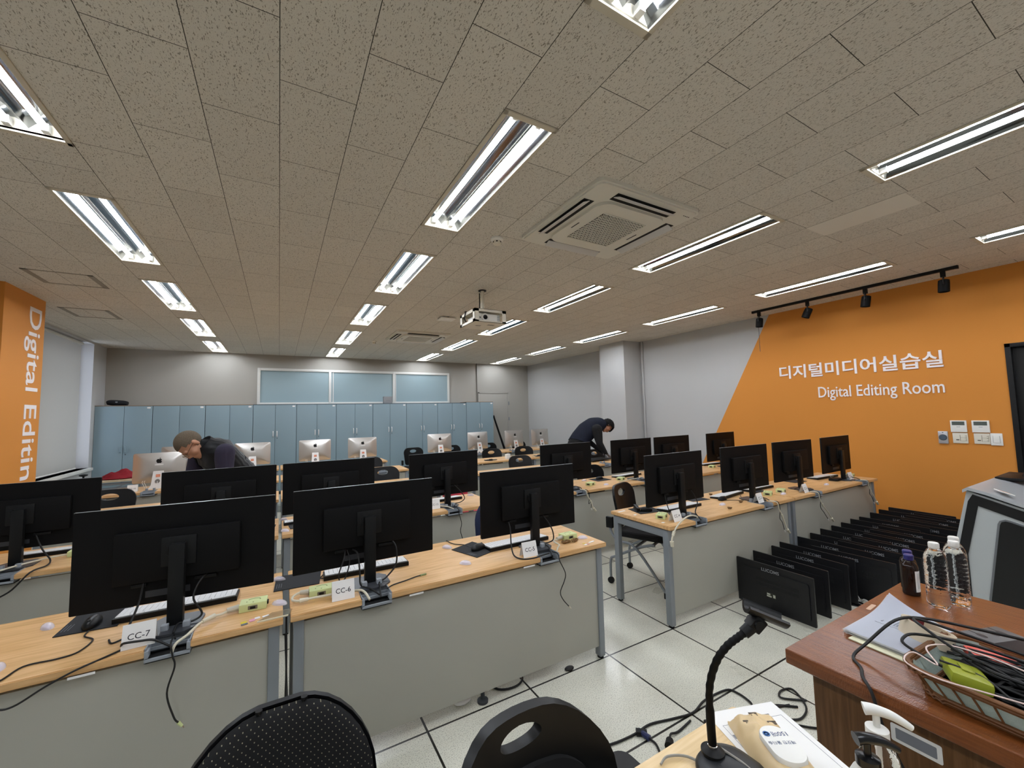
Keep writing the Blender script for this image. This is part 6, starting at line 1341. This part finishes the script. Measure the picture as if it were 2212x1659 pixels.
def head_parts(T, parent, hair_m, glasses_m, cap, skin_m=None):
    """hair shell and spectacles as children of the person"""
    bm = BM(); g = bmesh.ops.create_uvsphere(bm, u_segments=40, v_segments=26, radius=1)
    for v in g['verts']: v.co = Vector((v.co.x * (.0795 + cap), v.co.y * (.0985 + cap) - .012, v.co.z * (.0945 + cap) + .035))
    def bald(c): 
        line = .055 + .0 * c.y if c.y > .045 else (-.005 if c.y > .0 else -.045)
        if c.y > .045: return c.z < .062 + (.10 - c.y) * .2
        if c.y > .005: return c.z < .018 + .5 * c.y
        return c.z < -.040
    bmesh.ops.delete(bm, geom=[f for f in bm.faces if bald(f.calc_center_median())], context='FACES')
    rg = random.Random(5)
    if cap > .006:
        for v in bm.verts:
            n_ = v.co.normalized(); v.co += n_ * (.006 * math.sin(v.co.x * 160 + v.co.z * 40) * math.sin(v.co.y * 110) + .002 * rg.random())
            if v.co.y > .05 and v.co.z > .03: v.co += Vector((0, .014, -.030 * (v.co.y - .05) / .05))
    bmesh.ops.solidify(bm, geom=bm.faces[:], thickness=.005)
    xf(bm.verts, T); obj('hair', bm, hair_m, parent, sharp=70)
    bm = BM()
    for s in (-1, 1):
        P = [(s * .033 + .024 * math.cos(a), .103, .003 + .018 * math.sin(a)) for a in [i * PI / 8 for i in range(17)]]; tube(bm, P, .0018, 6, 0, True)
        tube(bm, [(s * .057, .102, .008), (s * .076, .06, .010), (s * .083, .0, .008), (s * .083, -.022, -.006)], .0018, 6, 4)
    tube(bm, [(-.010, .104, .006), (0, .106, .009), (.010, .104, .006)], .0018, 6, 3); xf(bm.verts, T); gl = obj('spectacles', bm, glasses_m, parent)
    bm = BM()
    for s in (-1, 1): lathe(bm, [(.022, 0), (.022, .0008), (.001, .0012)], 16, T @ Tr(s * .033, .1025, .003) @ Rx(-PI / 2) @ Matrix.Diagonal((1, .8, 1, 1)))
    obj('lenses', bm, mat('spectacle_lens', '#ffffff', .05, trans=1, ior=1.1), gl)

# ---- the grey-haired man: stands behind the second row, bent over it toward the window side
P1 = thing('person', 'grey-haired person in spectacles and a black quilted vest bending over the second-row desk', 'person', (-.275, 4.585, 0), .60)
HT = basis((-.445, -.02, 1.360), (-.417, -.078, -.90), (-.884, .302, .22))
bm = BM(); head_shapes(bm, HT)
nb, nt_ = Vector((-.325, -.015, 1.335)), Vector((-.425, -.02, 1.350)); limb(bm, [nb, nt_], [.062, .056])
Yv = Vector((.12, 1, 0)); ax = Vector((.62, .0, -.60)).normalized()
up = Vector((.60, 0, .62))
torso(bm, [((-.345, -.02, 1.335), Yv, .10, up, .07), ((-.285, -.01, 1.305), Yv, .205, up, .105), ((-.20, .0, 1.235), Yv, .195, up, .13), ((-.09, .01, 1.13), Yv, .175, up, .128), ((.01, .02, 1.02), Yv, .170, up, .13), ((.06, .03, .93), (0, 1, 0), .175, (1, 0, .3), .135), ((.06, .03, .84), (0, 1, 0), .165, (1, 0, 0), .13)])
hipl, hipr = (.05, -.085, .88), (.05, .115, .88)
limb(bm, [hipl, (.045, -.10, .50), (.055, -.11, .10)], [.098, .070, .056, .045]); limb(bm, [hipr, (.10, .14, .50), (.13, .15, .10)], [.098, .070, .056, .045])
shl, shr = Vector((-.285, -.195, 1.285)), Vector((-.285, .175, 1.285))
ell_, wrl = Vector((-.30, -.235, 1.02)), Vector((-.46, -.30, .855)); elr, wrr = Vector((-.365, .15, 1.03)), Vector((-.47, .02, .87))
limb(bm, [shl, ell_], [.078, .066, .052]); limb(bm, [ell_, wrl], [.052, .044, .030]); limb(bm, [shr, elr], [.078, .062, .050]); limb(bm, [elr, wrr], [.050, .042, .030])
hand(bm, wrl, (-.75, -.2, -.62), (-.4, 0, -.9), .5, 1, 1); hand(bm, wrr, (-.75, -.3, -.6), (-.4, 0, -.9), .5, 1, -1)
for x, y in ((.055, -.11), (.13, .15)):
    torso(bm, [((x + .03, y, .05), (0, 1, 0), .035, (0, 0, 1), .045), ((x - .06, y, .042), (0, 1, 0), .046, (0, 0, 1), .038), ((x - .15, y, .03), (0, 1, 0), .046, (0, 0, 1), .026), ((x - .195, y, .026), (0, 1, 0), .03, (0, 0, 1), .018)])
H0 = HT @ Vector((0, 0, 0)); HJ = HT @ Vector((0, .05, -.07))
VEST = mat('black_quilted_nylon', '#15161a', .5, sheen=.3); PURPLE = mat('purple_sleeve', '#2c2738', .9); PANTS = mat('dark_trousers', '#1b1c20', .9); SHOE = mat('black_shoe', '#101010', .4)
nn, ll, bb = nodes(VEST); tc = nn.new('ShaderNodeTexCoord'); wv = nn.new('ShaderNodeTexWave'); wv.wave_type = 'BANDS'; wv.bands_direction = 'DIAGONAL'; wv.inputs['Scale'].default_value = 9; wv.inputs['Distortion'].default_value = 1.6; wv.inputs['Detail Scale'].default_value = 1.5
ll.new(tc.outputs['Object'], wv.inputs['Vector']); bp = nn.new('ShaderNodeBump'); bp.inputs['Strength'].default_value = .3; bp.inputs['Distance'].default_value = .006; ll.new(wv.outputs[0], bp.inputs['Height']); ll.new(bp.outputs[0], bb.inputs['Normal'])
regs = [(HT @ Vector((0, 0, .04)), HT @ Vector((0, .03, -.06)), .085, 0), (nb.lerp(nt_, .55), nt_, .058, 0), (nb, nb.lerp(nt_, .5), .060, 1),
        (Vector((-.345, -.02, 1.335)), Vector((-.285, -.01, 1.30)), .12, 2), (Vector((-.285, -.01, 1.30)), Vector((.02, .02, 1.0)), .16, 2), (Vector((.05, .03, .93)), Vector((.06, .03, .82)), .16, 3),
        (hipl, (.045, -.10, .12), .07, 3), (hipr, (.13, .15, .12), .07, 3), (shl, ell_, .062, 1), (ell_, wrl, .042, 1), (shr, elr, .062, 1), (elr, wrr, .042, 1),
        (wrl + Vector((-.02, 0, -.02)), wrl + Vector((-.12, -.03, -.10)), .03, 0), (wrr + Vector((-.02, 0, -.02)), wrr + Vector((-.12, -.04, -.10)), .03, 0), ((.10, -.11, .04), (-.13, -.11, .03), .045, 4), ((.17, .15, .04), (-.06, .15, .03), .045, 4)]
body('body', bm, regs, [SKIN, PURPLE, mat('black_inner_cloth', '#111215', .9), PANTS, SHOE], P1)
head_parts(HT, P1, mat('grey_cropped_hair', '#5d5142', .9, var=.25, vscale=150, bump=.5, bscale=300), mat('dark_spectacle_frame', '#2b2723', .4), .0015)
# quilted vest: a shell round the torso with a stand-up collar and puffed bands
bm = BM(); secs = [((-.375, -.035, 1.375), .085, .075), ((-.35, -.025, 1.345), .13, .09), ((-.315, -.015, 1.325), .185, .112), ((-.285, -.01, 1.30), .21, .126)]
for i in range(1, 15):
    t = i / 14; c = Vector((-.285, -.01, 1.305)).lerp(Vector((.035, .025, .96)), t); pf = .010 * abs(math.sin(t * 14 / 2.33 * PI)); secs.append((tuple(c), .205 - .018 * t + pf, .135 + .014 * t + pf))
rings = [ring(bm, Vector(c), Yv.normalized(), up.normalized(), a, b, 36) for c, a, b in secs]; skin(bm, rings, close=False); bmesh.ops.solidify(bm, geom=bm.faces[:], thickness=.012); obj('quilted_vest', bm, VEST, P1, sharp=80)

# ---- the dark-haired man in the navy vest, bent right over the third row
P2 = thing('person', 'dark-haired person in a navy vest and grey gloves bending low over the third-row desk', 'person', (4.60, 5.78, 0))
H2 = basis((.605, -.13, 1.285), (.14, -.20, -.97), (.95, -.10, .14))
bm = BM(); head_shapes(bm, H2)
nb2, nt2 = Vector((.49, -.05, 1.335)), Vector((.565, -.10, 1.31)); limb(bm, [nb2, nt2], [.060, .055])
Y2 = Vector((-.15, 1, 0)).normalized()
def sec2(x, z, y, ru, rv, ang): u = Vector((-math.sin(ang), 0, math.cos(ang))); return ((x, y, z), Y2, ru, u, rv)
S2 = [sec2(.53, 1.325, -.04, .11, .07, -.35), sec2(.475, 1.325, -.03, .20, .11, .05), sec2(.40, 1.30, -.02, .205, .135, .25), sec2(.26, 1.22, .0, .185, .145, .6), sec2(.12, 1.10, .01, .175, .14, .85), sec2(.02, .985, .02, .172, .135, 1.1), sec2(-.015, .89, .03, .175, .13, 1.45), sec2(-.015, .80, .03, .16, .12, 1.57)]
torso(bm, S2)
l2, r2 = (-.015, .125, .85), (-.015, -.07, .85)
limb(bm, [l2, (.03, .14, .48), (.0, .14, .10)], [.098, .070, .055, .045]); limb(bm, [r2, (-.02, -.09, .48), (-.07, -.09, .10)], [.098, .070, .055, .045])
sA, sB = Vector((.30, -.205, 1.235)), Vector((.40, .15, 1.26))
eA, wA = Vector((.295, -.265, 1.00)), Vector((.385, -.31, .835)); eB, wB = Vector((.36, .12, 1.02)), Vector((.45, -.12, .845))
limb(bm, [sA, eA], [.098, .082, .060]); limb(bm, [eA, wA], [.060, .050, .037]); limb(bm, [sB, eB], [.080, .066, .052]); limb(bm, [eB, wB], [.052, .044, .033])
hand(bm, wA, (.62, -.08, -.48), (.1, 0, -1), .38, 1.02, -1); hand(bm, wB, (.45, -.35, -.45), (.1, 0, -1), .38, 1.02, 1)
for x, y in ((.0, .14), (-.07, -.09)):
    torso(bm, [((x - .03, y, .05), (0, 1, 0), .035, (0, 0, 1), .045), ((x + .06, y, .042), (0, 1, 0), .046, (0, 0, 1), .038), ((x + .15, y, .03), (0, 1, 0), .046, (0, 0, 1), .026), ((x + .195, y, .026), (0, 1, 0), .03, (0, 0, 1), .018)])
GLOVE = mat('grey_work_glove', '#8b8a93', .9); BLK = mat('black_sleeve', '#0f1013', .9); NAVYV = mat('navy_vest', '#1b2236', .75, var=.1, vscale=12)
mid = Vector((.60, -.315, .815))
regs = [(H2 @ Vector((0, 0, .04)), H2 @ Vector((0, .03, -.06)), .085, 0), (nb2.lerp(nt2, .5), nt2, .056, 0), (nb2, nb2.lerp(nt2, .45), .058, 1), (Vector((.565, -.04, 1.325)), Vector((.40, -.02, 1.30)), .13, 1), (Vector((.40, -.02, 1.30)), Vector((.02, .02, .98)), .15, 1), (Vector((-.015, .03, .90)), Vector((-.015, .03, .80)), .15, 3),
        (l2, (.0, .14, .12), .07, 3), (r2, (-.07, -.09, .12), .07, 3), (sA, eA, .068, 1), (eA, wA, .046, 1), (sB, eB, .064, 1), (eB, wB, .044, 1),
        (wA + Vector((.02, 0, -.018)), wA + Vector((.12, -.02, -.10)), .03, 2), (wB + Vector((.02, -.01, -.018)), wB + Vector((.10, -.07, -.10)), .03, 2), ((-.06, .14, .04), (.18, .14, .03), .045, 4), ((-.13, -.09, .04), (.11, -.09, .03), .045, 4)]
body('body', bm, regs, [SKIN2, BLK, GLOVE, PANTS, SHOE], P2)
head_parts(H2, P2, mat('black_hair', '#080707', .75, spec=.25, bump=.4, bscale=120), mat('dark_spectacle_frame', '#2b2723', .4), .020)
bm = BM(); V2 = [sec2(.565, 1.345, -.05, .085, .075, -.6), sec2(.55, 1.335, -.045, .10, .08, -.45)] + [(c, u, a + .012, v, b + .014) for c, u, a, v, b in S2[1:6]]
rings = []
for (c0, u0, a0, v0, b0), (c1, u1, a1, v1, b1) in zip(V2[:-1], V2[1:]):
    for k in range(4):
        t = k / 4; rings.append(ring(bm, Vector(c0).lerp(Vector(c1), t), Vector(u0).lerp(Vector(u1), t).normalized(), Vector(v0).lerp(Vector(v1), t).normalized(), a0 + (a1 - a0) * t, b0 + (b1 - b0) * t, 34))
skin(bm, rings, close=False); bmesh.ops.solidify(bm, geom=bm.faces[:], thickness=.010); obj('navy_vest', bm, NAVYV, P2, sharp=80)
